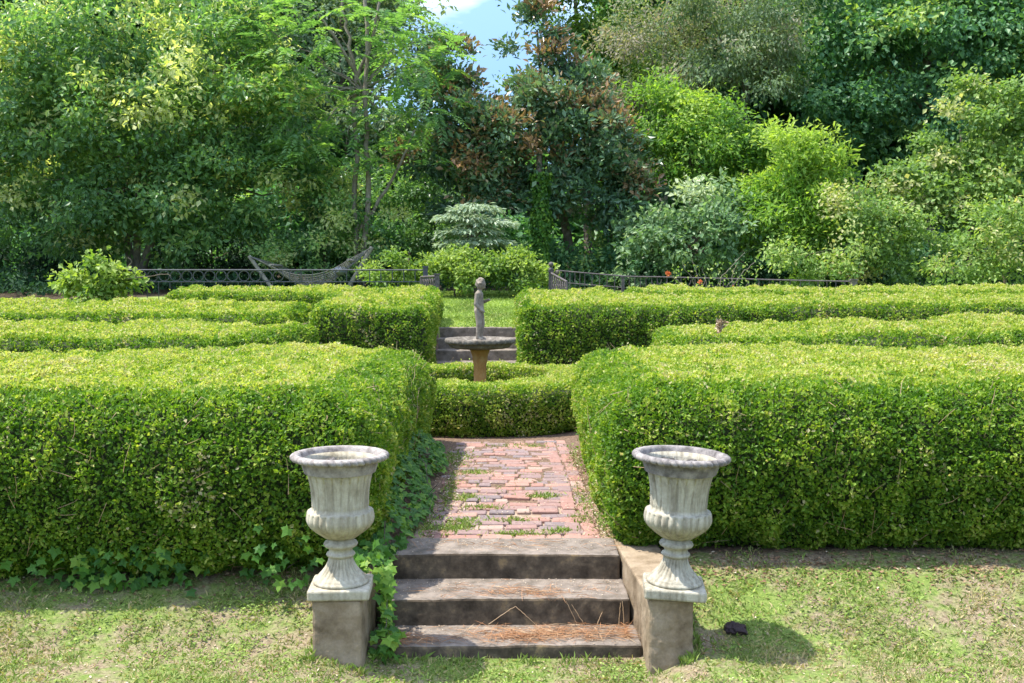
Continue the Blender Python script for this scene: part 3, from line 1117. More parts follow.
g1 = P(551, 272, 22)
gate((g1[0], 22, g1[2] - .74), (P(567, 280, 20.3)[0], 20.3, 1), .17, 'rusty scrolled iron gate leaf with a ball-topped post, hinged to the picket fence', M['rusty'])
g2 = P(431, 272, 21.7)
gate((P(437, 272, 20.4)[0], 20.4, g2[2] - .80), (P(421, 272, 21.9)[0], 21.9, 1), .02, 'dark scrolled iron gate leaf at the end of the ringed fence', M['rusty'], False)

# ------------------------------------------------------------------ hammock
hl, hrr = P(249, 256, 25), P(372, 247, 25)
c0 = (hl + hrr) / 2
hm = empty('hammock', (c0[0], 25, 1.25), 'grey rope hammock with a blue pillow hung in a leaning pole stand behind the fence', 'hammock')
o0 = np.array([c0[0], 25, 1.25])
pl_, pr_ = hl - o0, hrr - o0
bl_, br_ = P(274, 291, 25) - o0, P(345, 293, 25) - o0
s = MB()
s.tube([bl_, pl_], .045, 8)
s.build('stand_pole', M['wood'], hm)
s = MB()
s.tube([br_, pr_], .05, 8)
s.build('stand_pole', M['wood'], hm)
s = MB()
s.tube([bl_ + (0, 0, .02), br_ + (0, 0, .02)], .05, 8)
for q in (bl_, br_):
    s.tube([q + (0, -.6, -.02), q + (0, .6, -.02)], .04, 8)
s.build('stand_base', M['wood'], hm)
# net bed: sagging grid of ropes between spreader bars
sl, sr_ = P(276, 270, 25) - o0, P(352, 265, 25) - o0
def bed(u_, v_):
    p_ = sl + (sr_ - sl) * u_
    return np.array([p_[0], v_ * .62, p_[2] - .42 * 4 * u_ * (1 - u_) * (1 - .35 * v_ * v_) + .10 * abs(v_)])
s = MB()
for v_ in np.linspace(-1, 1, 15):
    s.tube([bed(q, v_) for q in np.linspace(0, 1, 16)], .0075, 4, cap=False)
for u_ in np.linspace(0.02, .98, 26):
    s.tube([bed(u_, q) for q in np.linspace(-1, 1, 9)], .007, 4, cap=False)
for v_ in np.linspace(-1, 1, 9):
    s.tube([bed(0, v_), pl_], .007, 4)
    s.tube([bed(1, v_), pr_], .007, 4)
s.build('rope_net', M['rope'], hm)
for e_ in (0, 1):
    s = MB()
    s.tube([bed(e_, -1.05), bed(e_, 1.05)], .03, 8)
    s.build('spreader_bar', M['wood'], hm)
s = MB()
s.ball(bed(.84, .1) + (0, 0, .10), .22, 18, 11, (.75, 1.9, .45))
s.build('pillow', M['cushion'], hm)


# ------------------------------------------------------------------ trees and shrubs
def crown(mb, blobs, nsub, nleaf, L, Wd, sub_r, droop=.2, tips=0.0, tip_tint=.95, tint0=.45, tvar=.14, mat=0, up=.8, low=.35, tipz=-.35, rady=.25):
    for px, py, D, rp, *ex_ in blobs:
        fl_ = ex_[0] if ex_ else .9
        c_ = P(px, py, D)
        r_ = rp * D / F
        ns_ = max(6, int(nsub * (r_ / 1.5) ** 2))
        nbgh = max(4, ns_ // 8)
        db = R.normal(size=(nbgh, 3))
        db[:, 1] = db[:, 1] - .5
        db = unit(db)
        rb = r_ * (low + (1 - low) * R.random(nbgh) ** .5) * (1 + .2 * wob(db * 3, 2.5, int(px) % 9))
        cb = c_ + db * rb[:, None] * np.array([1, 1, fl_])
        kb = R.integers(0, nbgh, ns_)
        cc = cb[kb] + R.normal(size=(ns_, 3)) * r_ * np.array([.20, .20, .11]) + db[kb] * (R.random(ns_) ** 3 * .25 * r_)[:, None]
        rad_ = np.linalg.norm(cc - c_, axis=1)
        d = unit(cc - c_)
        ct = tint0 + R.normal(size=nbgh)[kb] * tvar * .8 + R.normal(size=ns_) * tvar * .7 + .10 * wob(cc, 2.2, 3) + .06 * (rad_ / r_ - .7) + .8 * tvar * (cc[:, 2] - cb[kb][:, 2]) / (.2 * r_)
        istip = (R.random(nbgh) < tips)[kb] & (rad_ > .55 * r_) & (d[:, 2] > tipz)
        ct = np.where(istip, tip_tint + R.normal(size=ns_) * .05, ct)
        k = np.repeat(np.arange(ns_), nleaf)
        n = len(k)
        off = R.normal(size=(n, 3)) * sub_r * np.array([.75, .75, .5])
        p_ = cc[k] + off
        ax = unit(d[k] * rady + unit(off) * .5 + R.normal(size=(n, 3)) * .55 + np.array([0, 0, -droop]))
        nr = unit(d[k] * .45 + R.normal(size=(n, 3)) * .55 + np.array([0, -.15, up]))
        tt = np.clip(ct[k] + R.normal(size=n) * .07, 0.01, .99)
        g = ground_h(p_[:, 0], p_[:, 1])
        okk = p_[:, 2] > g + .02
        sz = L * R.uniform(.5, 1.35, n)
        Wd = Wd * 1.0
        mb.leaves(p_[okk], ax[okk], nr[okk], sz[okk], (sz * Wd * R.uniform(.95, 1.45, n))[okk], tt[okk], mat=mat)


def fronds(mb, blobs, nf, FL, leaflet, tint0=.5, tvar=.16, droop=.35, pairs=9, mat=0, flat_=.0):
    """feather-like leaves: rows of leaflets on arching stalks"""
    for px, py, D, rp, *ex_ in blobs:
        c_ = P(px, py, D)
        r_ = rp * D / F
        n = max(5, int(nf * (r_ / 1.3) ** 2))
        d = unit(R.normal(size=(n, 3)) * np.array([1, 1, .8]))
        rad_ = r_ * (.25 + .75 * R.random(n) ** .5)
        o_ = c_ + d * rad_[:, None] * np.array([1, 1, .75])
        dd = d * np.array([1, 1, .35]) + R.normal(size=(n, 3)) * .35
        dd[:, 2] *= (1 - flat_)
        dd = unit(dd + np.array([0, 0, .1]))
        side = unit(np.cross(dd, np.array([0, 0, 1.0])))
        upv = np.cross(side, dd)
        tt = tint0 + R.normal(size=n) * tvar
        for k in range(pairs):
            q = (k + 1) / pairs
            pos = o_ + dd * FL * q - np.array([0, 0, 1]) * FL * droop * q * q
            for sg in (-1, 1):
                ax = side * sg * .85 + dd * .5 - np.array([0, 0, .18]) + R.normal(size=(n, 3)) * .1
                ll = leaflet * (1.05 - .55 * abs(q - .45)) * R.uniform(.8, 1.15, n)
                mb.leaves(pos, ax, upv + R.normal(size=(n, 3)) * .15, ll, ll * .36, np.clip(tt + R.normal(size=n) * .05, .01, .99), mat=mat)


def limb(mb, pts, r0, r1, wig=.03, n=7):
    pts = np.array(pts, float)
    tt = np.linspace(0, 1, max(6, 4 * len(pts)))
    ti = np.linspace(0, 1, len(pts))
    q = np.stack([np.interp(tt, ti, pts[:, a1]) for a1 in range(3)], -1)
    ln = np.linalg.norm(pts[-1] - pts[0])
    q[1:-1] += R.normal(size=(len(tt) - 2, 3)) * wig * ln * .15
    mb.tube(q, np.linspace(r0, r1, len(tt)), n)


def base_pt(px, D):
    x_ = (px - 512) / F * D
    return np.array([x_, D, float(ground_h(x_, D)) - .05])


def plant(name, label, cat, px, D, leaf_mat, fill, trunks, group=None, bark='bark', spokes=None, tr=.1):
    """thing at its foot: crown (leaves) + trunk (stems and limbs)"""
    b_ = base_pt(px, D)
    root = empty(name, tuple(b_), label, cat, group)
    mb_ = MB()
    fill(mb_)
    mb_.v = [v_ - b_ for v_ in mb_.v]
    mb_.build('crown' if cat == 'tree' else 'foliage', leaf_mat, root)
    mt = MB()
    for path, r0, r1 in trunks:
        pts_ = [b_ if q == 'b' else (P(*q) if len(q) == 3 else np.array(q)) for q in path]
        limb(mt, pts_, r0, r1)
    if spokes:
        org, bl = spokes
        for q in bl:
            o_ = P(*org)
            c_ = P(q[0], q[1], q[2])
            limb(mt, [o_, (o_ + c_) / 2 + np.array([0, 0, .15]), c_], tr * .5, tr * .12, .1, 5)
    mt.v = [v_ - b_ for v_ in mt.v]
    mt.build('trunk' if cat == 'tree' else 'stems', M[bark], root)
    return root


TG = 'trees behind the fence'
SG = 'shrubs behind the fence'

# broad evergreen at the edge, with pale new growth
bl = [(35, 55, 27, 75), (120, 25, 27, 75), (215, 55, 27.5, 70), (70, 125, 26.5, 70), (160, 115, 26.5, 75), (255, 120, 27, 60), (20, 185, 27, 55), (95, 195, 26, 52), (185, 190, 26.5, 52), (262, 180, 27, 48), (135, 225, 26, 30), (-40, 110, 27, 70), (285, 75, 28, 48), (45, 222, 26.5, 34), (190, 222, 26.6, 36), (240, 210, 26.8, 34), (310, 175, 27.6, 34), (330, 205, 27.8, 30), (85, 232, 26.6, 30)]
plant('evergreen_tree', 'broad evergreen tree with pale yellow new growth above the bramble of dark shade', 'tree', 140, 27.3, M['loquat'],
      lambda m_: crown(m_, bl, 165, 26, .16, .42, .24, .25, .30, .93, .45), [(['b', (128, 250, 27.2), (118, 200, 27.2), (100, 140, 27.2), (80, 70, 27)], .13, .05), (['b', (150, 240, 27), (190, 180, 27), (205, 140, 27), (215, 70, 27.5)], .12, .04), (['b', (135, 230, 27), (140, 150, 27), (135, 60, 27)], .11, .04), ([(110, 215, 26.8), (80, 190, 26.6)], .05, .03)], TG, 'pale_bark', ((140, 180, 27), bl), .09)

# tall slender tree with feather leaves
bl2 = [(330, 18, 26, 48), (285, 50, 26, 42), (265, 95, 26.4, 34), (405, 55, 26.5, 50), (430, 105, 26.6, 36), (385, 110, 26.4, 34), (310, 100, 26, 36), (300, 150, 26.2, 36), (345, 150, 26.6, 32), (400, 155, 26.6, 40), (418, 26, 27, 26), (436, 60, 27, 18), (250, 20, 26.5, 36), (380, 15, 26, 36)]
plant('slender_tree', 'tall slender twin-trunked tree with feathery bright leaves behind the hammock', 'tree', 362, 26.5, M['pinnate'],
      lambda m_: fronds(m_, bl2, 62, .62, .21, .5), [(['b', (367, 190, 26.5), (366, 100, 26.5), (367, 40, 26.5), (366, -60, 26.5)], .075, .04), ([(357, 285, 26.6), (356, 190, 26.6), (356, 80, 26.6), (347, 35, 26.6), (340, -10, 26.6)], .075, .03), ([(356, 80, 26.6), (372, 40, 26.6), (380, 0, 26.6)], .05, .03), ([(357, 75, 26.6), (330, 30, 26.4), (315, 10, 26)], .05, .02), ([(360, 230, 26.6), (395, 175, 26.6), (415, 130, 26.6)], .05, .025)], TG, 'pale_bark', ((362, 90, 26.5), bl2), .05)

# two magnolias
mA = [(460, 62, 28, 20, 1.3), (440, 80, 28, 26), (480, 108, 27.6, 30), (455, 125, 27.6, 38), (500, 140, 27.4, 36), (470, 180, 27.6, 38), (435, 165, 28, 30), (505, 185, 27.8, 28)]
mB = [(538, 38, 28.2, 26, 1.4), (550, 78, 28, 25, 1.2), (594, 84, 28, 20, 1.4), (540, 100, 27.8, 34), (575, 130, 27.6, 40), (612, 140, 27.8, 34), (545, 160, 27.6, 32), (600, 185, 27.8, 36), (635, 180, 28, 26), (560, 195, 27.8, 28)]


def magn(m_, bl_):
    crown(m_, [q for q in bl_ if q[1] < 110], 300, 20, .18, .40, .22, -.25, .34, .88, .42, .18, up=.5, tipz=0, rady=.5)
    crown(m_, [q for q in bl_ if q[1] >= 110], 290, 19, .18, .40, .22, -.15, .2, .86, .44, .20, up=.6, tipz=0, rady=.5)


plant('magnolia_tree', 'dark glossy magnolia with rusty leaf undersides, left edge brushing the slender tree', 'tree', 470, 28.6, M['magnolia'], lambda m_: magn(m_, mA), [(['b', (470, 200, 28.4), (468, 110, 28.3), (466, 70, 28.2)], .13, .03)], TG, 'bark', ((470, 150, 28.3), mA), .06)
bpy.data.objects['magnolia_tree']['label'] = 'narrower rusty-leaved magnolia nearest the slender feathery tree, its peak left of the sky gap'
plant('magnolia_tree', 'wider rusty-leaved magnolia with three peaks, above the ivy-wrapped trunk', 'tree', 575, 28.8, M['magnolia'], lambda m_: magn(m_, mB), [(['b', (560, 200, 28.6), (545, 110, 28.5), (537, 30, 28.4)], .14, .03), ([(611, 262, 28.4), (609, 200, 28.4), (592, 90, 28.3)], .08, .03)], TG, 'bark', ((560, 150, 28.5), mB), .06)

# pale tall tree far back, with the gap of sky next to it
bl4 = [(300, 5, 38, 60), (235, 0, 38, 55), (370, 20, 38, 55), (412, 50, 37, 32), (385, -20, 38, 45), (330, 70, 38, 60), (410, 100, 37, 50), (260, 70, 38, 60), (340, 140, 37, 50), (430, 150, 37, 45)]
plant('far_tree', 'pale hazy tree far behind the slender feathery tree', 'tree', 345, 38.6, M['far'], lambda m_: crown(m_, bl4, 70, 24, .20, .45, .34, .2, 0, .9, .6, .16), [(['b', (345, 120, 38.6), (340, 0, 38.6)], .2, .06)], TG)
bl4b = [(528, -4, 36, 28), (570, 10, 36, 40), (610, 0, 36, 45), (580, 50, 36, 40), (620, 60, 36, 40), (545, 120, 36, 50), (600, 130, 36, 50), (560, -30, 36, 50)]
plant('far_tree', 'mid green tree rising far behind the wider magnolia', 'tree', 590, 37, M['shrub'], lambda m_: crown(m_, bl4b, 80, 24, .19, .45, .33, .2, 0, .9, .36, .16), [(['b', (585, 120, 37), (575, 0, 37)], .2, .06)], TG)

bl5 = [(650, 60, 33, 42), (690, 30, 33, 45), (640, 25, 33, 36), (655, 100, 33, 32), (620, 85, 33, 26)]
plant('dull_tree', 'grey-brown fine-leaved tree, half bare, between the wider magnolia and the bright green tree', 'tree', 665, 33.4, M['oak'], lambda m_: crown(m_, bl5, 130, 30, .12, .4, .30, .4, .1, .95, .62, .15), [(['b', (662, 120, 33.4), (668, 0, 33.4)], .16, .05)], TG, 'pale_bark', ((664, 100, 33.3), bl5), .07)
bl8 = [(735, 30, 31, 50), (780, 60, 31, 42), (715, 75, 31, 42), (765, 10, 31, 46), (750, 100, 30.5, 40), (700, 5, 31, 40)]
plant('drooping_tree', 'soft grey-green tree with fine drooping sprays behind the yellow-green young tree', 'tree', 745, 31.6, M['oak'], lambda m_: crown(m_, bl8, 130, 30, .13, .38, .28, .8, .05, .8, .24, .15), [(['b', (745, 120, 31.6), (745, 0, 31.6)], .16, .05)], TG, 'bark', ((745, 90, 31.4), bl8), .07)
bl6 = [(665, 110, 29, 34), (690, 140, 28.6, 40), (725, 125, 28.6, 38), (655, 160, 28.6, 32), (715, 170, 28.4, 38), (745, 160, 28.4, 32), (680, 95, 29, 24), (750, 195, 28.2, 30)]
plant('bright_tree', 'bright green leafy tree right beside the wider magnolia', 'tree', 695, 29, M['bright'], lambda m_: crown(m_, bl6, 260, 20, .14, .42, .26, .25, .0, .9, .36, .22), [(['b', (692, 200, 29), (690, 110, 29)], .11, .04)], TG, 'bark', ((690, 170, 28.9), bl6), .06)
bl7 = [(850, 55, 33, 62), (930, 35, 33, 65), (1005, 55, 33, 62), (870, 120, 32.5, 52), (940, 110, 32.5, 55), (820, 10, 33.5, 50), (890, -10, 33.5, 60), (990, -10, 33.5, 60), (1060, 60, 33, 60), (825, 105, 32, 36), (1050, 130, 32.5, 50)]
plant('ivy_clad_tree', 'huge dark tree smothered in ivy, filling the upper right corner', 'tree', 930, 33.8, M['dark'], lambda m_: crown(m_, bl7, 100, 28, .18, .55, .32, .45, .08, .97, .50, .18), [(['b', (920, 150, 33.8), (930, 0, 33.8)], .25, .1)], TG, 'bark', ((925, 110, 33.6), bl7), .1)
bl1s = [(797, 142, 26.4, 17, 1.2), (785, 165, 26.4, 34, 1.1), (815, 175, 26.4, 32), (775, 205, 26.2, 34), (810, 215, 26.2, 36), (795, 240, 26, 30)]
plant('young_tree', 'yellow-green young tree with narrow leaves and a pointed tip', 'tree', 795, 26.6, M['bright'], lambda m_: crown(m_, bl1s, 330, 24, .16, .30, .22, .0, .25, .95, .58, .12), [(['b', (795, 200, 26.6), (798, 130, 26.6)], .06, .02)], TG, 'bark', ((795, 220, 26.5), bl1s), .04)

# vine covered mounds
bl2s = [(985, 120, 27, 42), (1020, 110, 27, 44), (945, 155, 27, 40), (905, 180, 27, 34), (990, 170, 26.6, 46), (1040, 170, 26.6, 50), (940, 205, 26.6, 40), (875, 190, 26.8, 26)]
plant('vine_mound', 'tall sloping mound of yellow-green vines climbing towards the edge below the ivy-clad tree', 'shrub', 970, 27.6, M['olive'], lambda m_: crown(m_, bl2s, 170, 24, .13, .6, .22, .3, .12, .90, .42, .17), [(['b', (965, 170, 27.6), (960, 130, 27.5)], .09, .03)], SG, 'bark', ((965, 200, 27.4), bl2s), .04)
bl3s = [(850, 210, 25.2, 34), (890, 225, 25, 36), (840, 245, 24.8, 34), (900, 255, 24.6, 34), (790, 258, 24.8, 30), (935, 240, 24.8, 32), (860, 268, 24.4, 26)]
plant('vine_thicket', 'grey-olive thicket of tangled vines behind the end post of the picket fence', 'shrub', 865, 25.4, M['olive'], lambda m_: crown(m_, bl3s, 230, 22, .10, .55, .20, .3, .16, .95, .36, .17), [(['b', (865, 240, 25.4), (860, 215, 25.3)], .05, .02)], SG, 'bark', ((865, 255, 25.2), bl3s), .03)
bl4s = [(1000, 220, 23.6, 34), (1030, 240, 23.6, 38), (975, 250, 23.6, 30), (1010, 265, 23.4, 30), (950, 270, 23.6, 20)]
plant('yellowing_shrub', 'yellowing loose shrub at the picture edge, beyond the end post of the picket fence', 'shrub', 1005, 23.9, M['olive'], lambda m_: crown(m_, bl4s, 260, 18, .11, .42, .20, .2, .2, .97, .55, .17), [(['b', (1003, 250, 23.9), (1000, 225, 23.8)], .04, .02)], SG, 'bark', ((1003, 262, 23.8), bl4s), .025)
bl5s = [(690, 200, 26.8, 34), (655, 225, 26.4, 30), (715, 220, 26.2, 34), (685, 245, 26, 34), (730, 255, 25.8, 28), (640, 255, 26.2, 26), (755, 225, 26.4, 26)]
plant('pale_shrub', 'pale grey-green shrub with large loose leaves under the bright green tree', 'shrub', 690, 27, M['pale'], lambda m_: crown(m_, bl5s, 190, 20, .15, .5, .22, .3, .08, .9, .24, .18), [(['b', (690, 240, 27), (690, 200, 26.9)], .05, .02)], SG, 'bark', ((690, 255, 26.8), bl5s), .03)
# layered silver shrub
def tiers(m_):
    for k, (px, py, rp) in enumerate([(475, 205, 26), (462, 214, 28), (488, 219, 28), (470, 228, 32), (485, 238, 30), (462, 240, 26)]):
        c_ = P(px, py, 24.6)
        r_ = rp * 24.6 / F
        n = 420
        a_ = R.uniform(0, 6.28, n)
        q = r_ * R.random(n) ** .5
        p_ = c_ + np.stack([q * np.cos(a_), q * np.sin(a_), -.12 * (q / r_) ** 2 + R.normal(size=n) * .025], -1)
        ax = unit(np.stack([np.cos(a_), np.sin(a_), 0 * a_ - .35], -1) + R.normal(size=(n, 3)) * .3)
        nr = unit(np.array([0, -.1, 1.]) + R.normal(size=(n, 3)) * .22)
        sz = .15 * R.uniform(.7, 1.2, n)
        m_.leaves(p_, ax, nr, sz, sz * .45, np.clip(R.normal(.55, .2, n), 0, 1))


plant('silver_shrub', 'silvery white-leaved shrub in flat tiers above the green bushes', 'shrub', 475, 24.8, M['white_leaf'], tiers, [(['b', (475, 240, 24.7), (475, 205, 24.6)], .03, .012), ([(474, 240, 24.7), (462, 214, 24.6)], .015, .008), ([(475, 240, 24.7), (488, 219, 24.6)], .015, .008)], SG)
for nm_, lab, px, D, bls, mt_, t0 in (
        ('rounded_bush', 'bright bush beneath the silvery tiered shrub', 455, 23.8, [(455, 262, 23.6, 22), (475, 272, 23.4, 20), (440, 275, 23.4, 20), (462, 285, 23.2, 16)], 'shrub', .52),
        ('rounded_bush', 'small round bush standing alone at the lawn edge beside the open gate', 519, 23.8, [(519, 262, 23.6, 17), (508, 275, 23.5, 17), (530, 276, 23.5, 16), (520, 284, 23.4, 14)], 'shrub', .45),
        ('rounded_bush', 'light leafy bush behind the gate end of the ringed fence', 405, 23.9, [(405, 262, 23.7, 18), (385, 272, 23.6, 18), (420, 275, 23.5, 18)], 'shrub', .62)):
    plant(nm_, lab, 'shrub', px, D, M[mt_], lambda m_, bls=bls, t0=t0: crown(m_, bls, 650, 22, .095, .48, .15, .1, .1, .9, t0, .16), [(['b', (px, 265, D)], .03, .01)], SG, 'bark', ((px, 275, D - .1), bls), .02)
bl9 = [(300, 230, 27, 34), (335, 222, 26.8, 34), (285, 255, 26.6, 30), (325, 250, 26.4, 34), (365, 245, 26.4, 28), (380, 230, 26.6, 20)]
plant('mixed_shrub', 'dense green shrub with a few orange-tinged leaves behind the hammock', 'shrub', 325, 27.3, M['loquat'], lambda m_: crown(m_, bl9, 190, 24, .11, .45, .2, .2, .16, .88, .48, .15), [(['b', (325, 245, 27.3), (325, 225, 27.2)], .05, .02)], SG, 'bark', ((325, 255, 27.2), bl9), .03)
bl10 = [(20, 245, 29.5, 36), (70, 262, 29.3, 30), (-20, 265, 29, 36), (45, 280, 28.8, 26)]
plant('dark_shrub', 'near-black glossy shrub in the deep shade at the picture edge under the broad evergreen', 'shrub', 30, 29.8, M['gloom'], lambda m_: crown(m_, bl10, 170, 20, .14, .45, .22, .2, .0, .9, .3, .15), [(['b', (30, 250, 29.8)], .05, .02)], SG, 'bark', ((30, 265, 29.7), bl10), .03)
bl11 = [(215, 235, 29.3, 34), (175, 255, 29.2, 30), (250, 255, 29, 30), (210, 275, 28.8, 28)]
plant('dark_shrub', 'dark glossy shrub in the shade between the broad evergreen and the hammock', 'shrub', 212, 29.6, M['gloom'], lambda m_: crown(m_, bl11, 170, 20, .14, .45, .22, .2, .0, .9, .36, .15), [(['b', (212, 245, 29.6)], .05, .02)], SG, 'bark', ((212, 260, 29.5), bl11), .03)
bl12 = [(385, 195, 30, 34), (430, 200, 30, 34), (405, 225, 29.6, 34), (440, 235, 29.4, 26)]
plant('shade_shrub', 'blue-green evergreen shrub under the slender tree, left of the silver shrub', 'shrub', 410, 30.2, M['loquat'], lambda m_: crown(m_, bl12, 150, 24, .14, .45, .22, .2, .03, .9, .36, .15), [(['b', (410, 220, 30.2)], .06, .02)], SG, 'bark', ((410, 235, 30.1), bl12), .03)
bl13 = [(575, 235, 28.4, 30), (610, 250, 28, 26), (560, 262, 27.8, 22), (590, 270, 27.6, 22), (625, 225, 28.4, 26)]
plant('shade_shrub', 'leafy shrub in the shade under the wider magnolia, behind the picket fence', 'shrub', 590, 28.7, M['dark'], lambda m_: crown(m_, bl13, 170, 22, .13, .5, .2, .2, .25, .95, .55, .18), [(['b', (590, 240, 28.7)], .05, .02)], SG, 'bark', ((590, 255, 28.6), bl13), .03)
# ivy wrapped trunk
def wrap(m_):
    n = 2600
    z_ = R.random(n)
    a_ = R.uniform(0, 6.28, n)
    lo_, hi_ = P(541, 285, 27), P(541, 172, 27)
    rr_ = .13 + .10 * R.random(n) + .05 * np.sin(z_ * 14)
    c_ = lo_ + (hi_ - lo_) * z_[:, None]
    o_ = np.stack([np.cos(a_), np.sin(a_), 0 * a_], -1)
    sz = .10 * R.uniform(.7, 1.3, n)
    m_.leaves(c_ + o_ * rr_[:, None], o_ * .4 + R.normal(size=(n, 3)) * .3 + np.array([0, 0, -.8]), o_ + R.normal(size=(n, 3)) * .4 + np.array([0, 0, .3]), sz, sz * .8, np.clip(R.normal(.5, .15, n), 0, 1))


plant('ivy_wrapped_trunk', 'upright trunk wrapped in bright ivy standing below the magnolias', 'tree', 541, 27, M['ivy'], wrap, [(['b', (541, 220, 27), (540, 160, 27.2), (540, 110, 27.6)], .10, .06)], TG)
# vine over the fence
blv = [(105, 278, 21.9, 20), (85, 288, 21.9, 18), (120, 290, 21.9, 18), (103, 296, 21.9, 20)]
plant('leafy_vine', 'bright leafy vine smothering the outer end of the ringed fence', 'vine', 104, 21.9, M['shrub'], lambda m_: crown(m_, blv, 600, 18, .11, .65, .15, .3, .2, .97, .66, .18), [(['b', (110, 285, 21.9), (120, 274, 21.85), (132, 262, 21.8), (128, 257, 21.8)], .015, .006), ([(115, 280, 21.85), (150, 276, 21.8), (168, 274, 21.8), (171, 277, 21.8)], .012, .005)], None, 'bark', ((104, 296, 21.9), blv), .02)
# twiggy plant with orange flowers
fb = base_pt(712, 20.9)
fp = empty('flowering_plant', tuple(fb), 'bare twiggy plant with orange flowers in front of the picket fence', 'plant')
s = MB()
for tip in ((668, 274), (692, 258), (702, 268), (700, 282), (735, 291), (745, 252), (755, 262), (682, 262), (738, 262)):
    q = P(*tip, 20.9 + random.uniform(-.2, .2))
    limb(s, [fb, fb + (q - fb) * .5 + np.array([random.uniform(-.1, .1), 0, .1]), q], .012, .004, .12, 5)
s.v = [v_ - fb for v_ in s.v]
s.build('stems', M['pale_bark'], fp)
for px, py, r_ in ((668, 274, .075), (700, 282, .06), (735, 289, .10)):
    s = MB()
    n = 26
    d = unit(R.normal(size=(n, 3)))
    s.leaves(np.tile(P(px, py, 20.8) - fb, (n, 1)), d, unit(R.normal(size=(n, 3))), r_, r_ * .6, R.random(n))
    s.build('flower', M['flower'], fp)
s = MB()
n = 160
q = np.array([P(R.uniform(670, 760), R.uniform(262, 286), 20.9) for _ in range(n)]) - fb
s.leaves(q, R.normal(size=(n, 3)), R.normal(size=(n, 3)) + np.array([0, 0, 1]), .07, .035, R.uniform(.4, 1, n))
s.build('foliage', M['olive'], fp)

# the wood closing the view, one mass, open where the sky shows
mb = MB()
wb = []
rw = random.Random(9)
for px in range(-260, 1300, 62):
    for py in range(-90, 300, 58):
        if 330 < px < 640 and py < 170:
            continue
        wb.append((px + rw.uniform(-20, 20), py + rw.uniform(-15, 15), 43 + rw.uniform(-3, 3), 56))
crown(mb, wb, 26, 18, .6, .6, .6, .2, .0, .9, .45, .18)
wb2 = [(px, py, 47 + rw.uniform(-2, 2), 60) for px in range(-300, 1350, 60) for py in ((230, 290) if 320 < px < 640 else (0, 60, 120, 180, 240, 290))]
crown(mb, wb2, 14, 18, .95, .7, .8, .2, .0, .9, .4, .18)
for px, py in ((-60, 235), (90, 230), (280, 230), (380, 265), (500, 245), (540, 270), (650, 265), (620, 275), (760, 270), (900, 265), (1060, 230), (150, 280), (250, 285), (5, 285)):
    crown(mb, [(px, py, 32, 46)], 150, 22, .22, .55, .3, .2, 0, .9, .35, .15)
tag(mb.build('distant_woods', M['dark']), 'dense dark wood closing the view behind all the trees', 'woods', None, 'stuff')

n = 26000
x = R.uniform(-16, 15, n)
y = R.uniform(22.4, 28.6, n)
okk = (y > 25.4 + np.minimum(x + 6, 0) * .45 + .35 * wob(np.stack([x, y, 0 * x], -1), 2.0, 3)) & ((y > 24.2) | (np.abs(x + 9.5) > 4) | (y > 23))
x, y = x[okk], y[okk]
n = len(x)
q3 = np.stack([x, y, 0 * x], -1)
hh = .08 + .42 * np.clip(.5 + .7 * wob(q3, 1.6, 5), 0, 1.2) * R.random(n)
mb = MB()
ax = R.normal(size=(n, 3)) + np.array([0, -.3, .2])
sz = R.uniform(.09, .2, n)
mb.leaves(np.stack([x, y, ground_h(x, y) + hh], -1), ax, R.normal(size=(n, 3)) * .5 + np.array([0, -.2, 1]), sz, sz * .5, np.clip(R.normal(.45, .2, n), 0, 1))
tag(mb.build('undergrowth', M['gloom']), 'low leafy undergrowth added as dark shade along the edge of the wood', 'undergrowth', None, 'stuff')  # dark leaves added over the lawn edge to stand in for tree shade

# ------------------------------------------------------------------ ivy
def ivy_leaves(mb, p_, nr, sz, tint):
    """five lobed leaf, one n-gon fan each"""
    n = len(p_)
    ang = np.array([-90, -38, -20, 20, 52, 90, 128, 160, 200, 218, ]) * math.pi / 180
    rr_ = np.array([.10, .62, .40, .80, .52, 1.0, .52, .80, .40, .62])
    dirv = unit(R.normal(size=(n, 3)) * .5 + np.array([.15, -.3, -.8]))
    nr = unit(nr)
    a_ = unit(dirv - nr * np.sum(dirv * nr, 1, keepdims=True))
    b_ = np.cross(nr, a_)
    V = np.empty((n, 10, 3))
    for k in range(10):
        V[:, k] = p_ + (a_ * math.sin(ang[k]) * rr_[k] + b_ * math.cos(ang[k]) * rr_[k]) * sz[:, None] * .55 - nr * (abs(math.cos(ang[k])) * rr_[k] * .14 * sz)[:, None]
    i_ = np.arange(n)[:, None] * 10
    mb.add(V, i_ + np.arange(10)[None], tint=tint)


def ivy(label, pts, nrm, sz, tint, stems, root):
    e_ = empty('ivy', tuple(root), label, 'ivy')
    mb_ = MB()
    ivy_leaves(mb_, pts - root, nrm, sz, tint)
    mb_.build('leaves', M['ivy'], e_)
    ms = MB()
    for st_ in stems:
        limb(ms, np.array(st_) - root, .004, .002, .15, 5)
    ms.build('stems', M['bark'], e_)


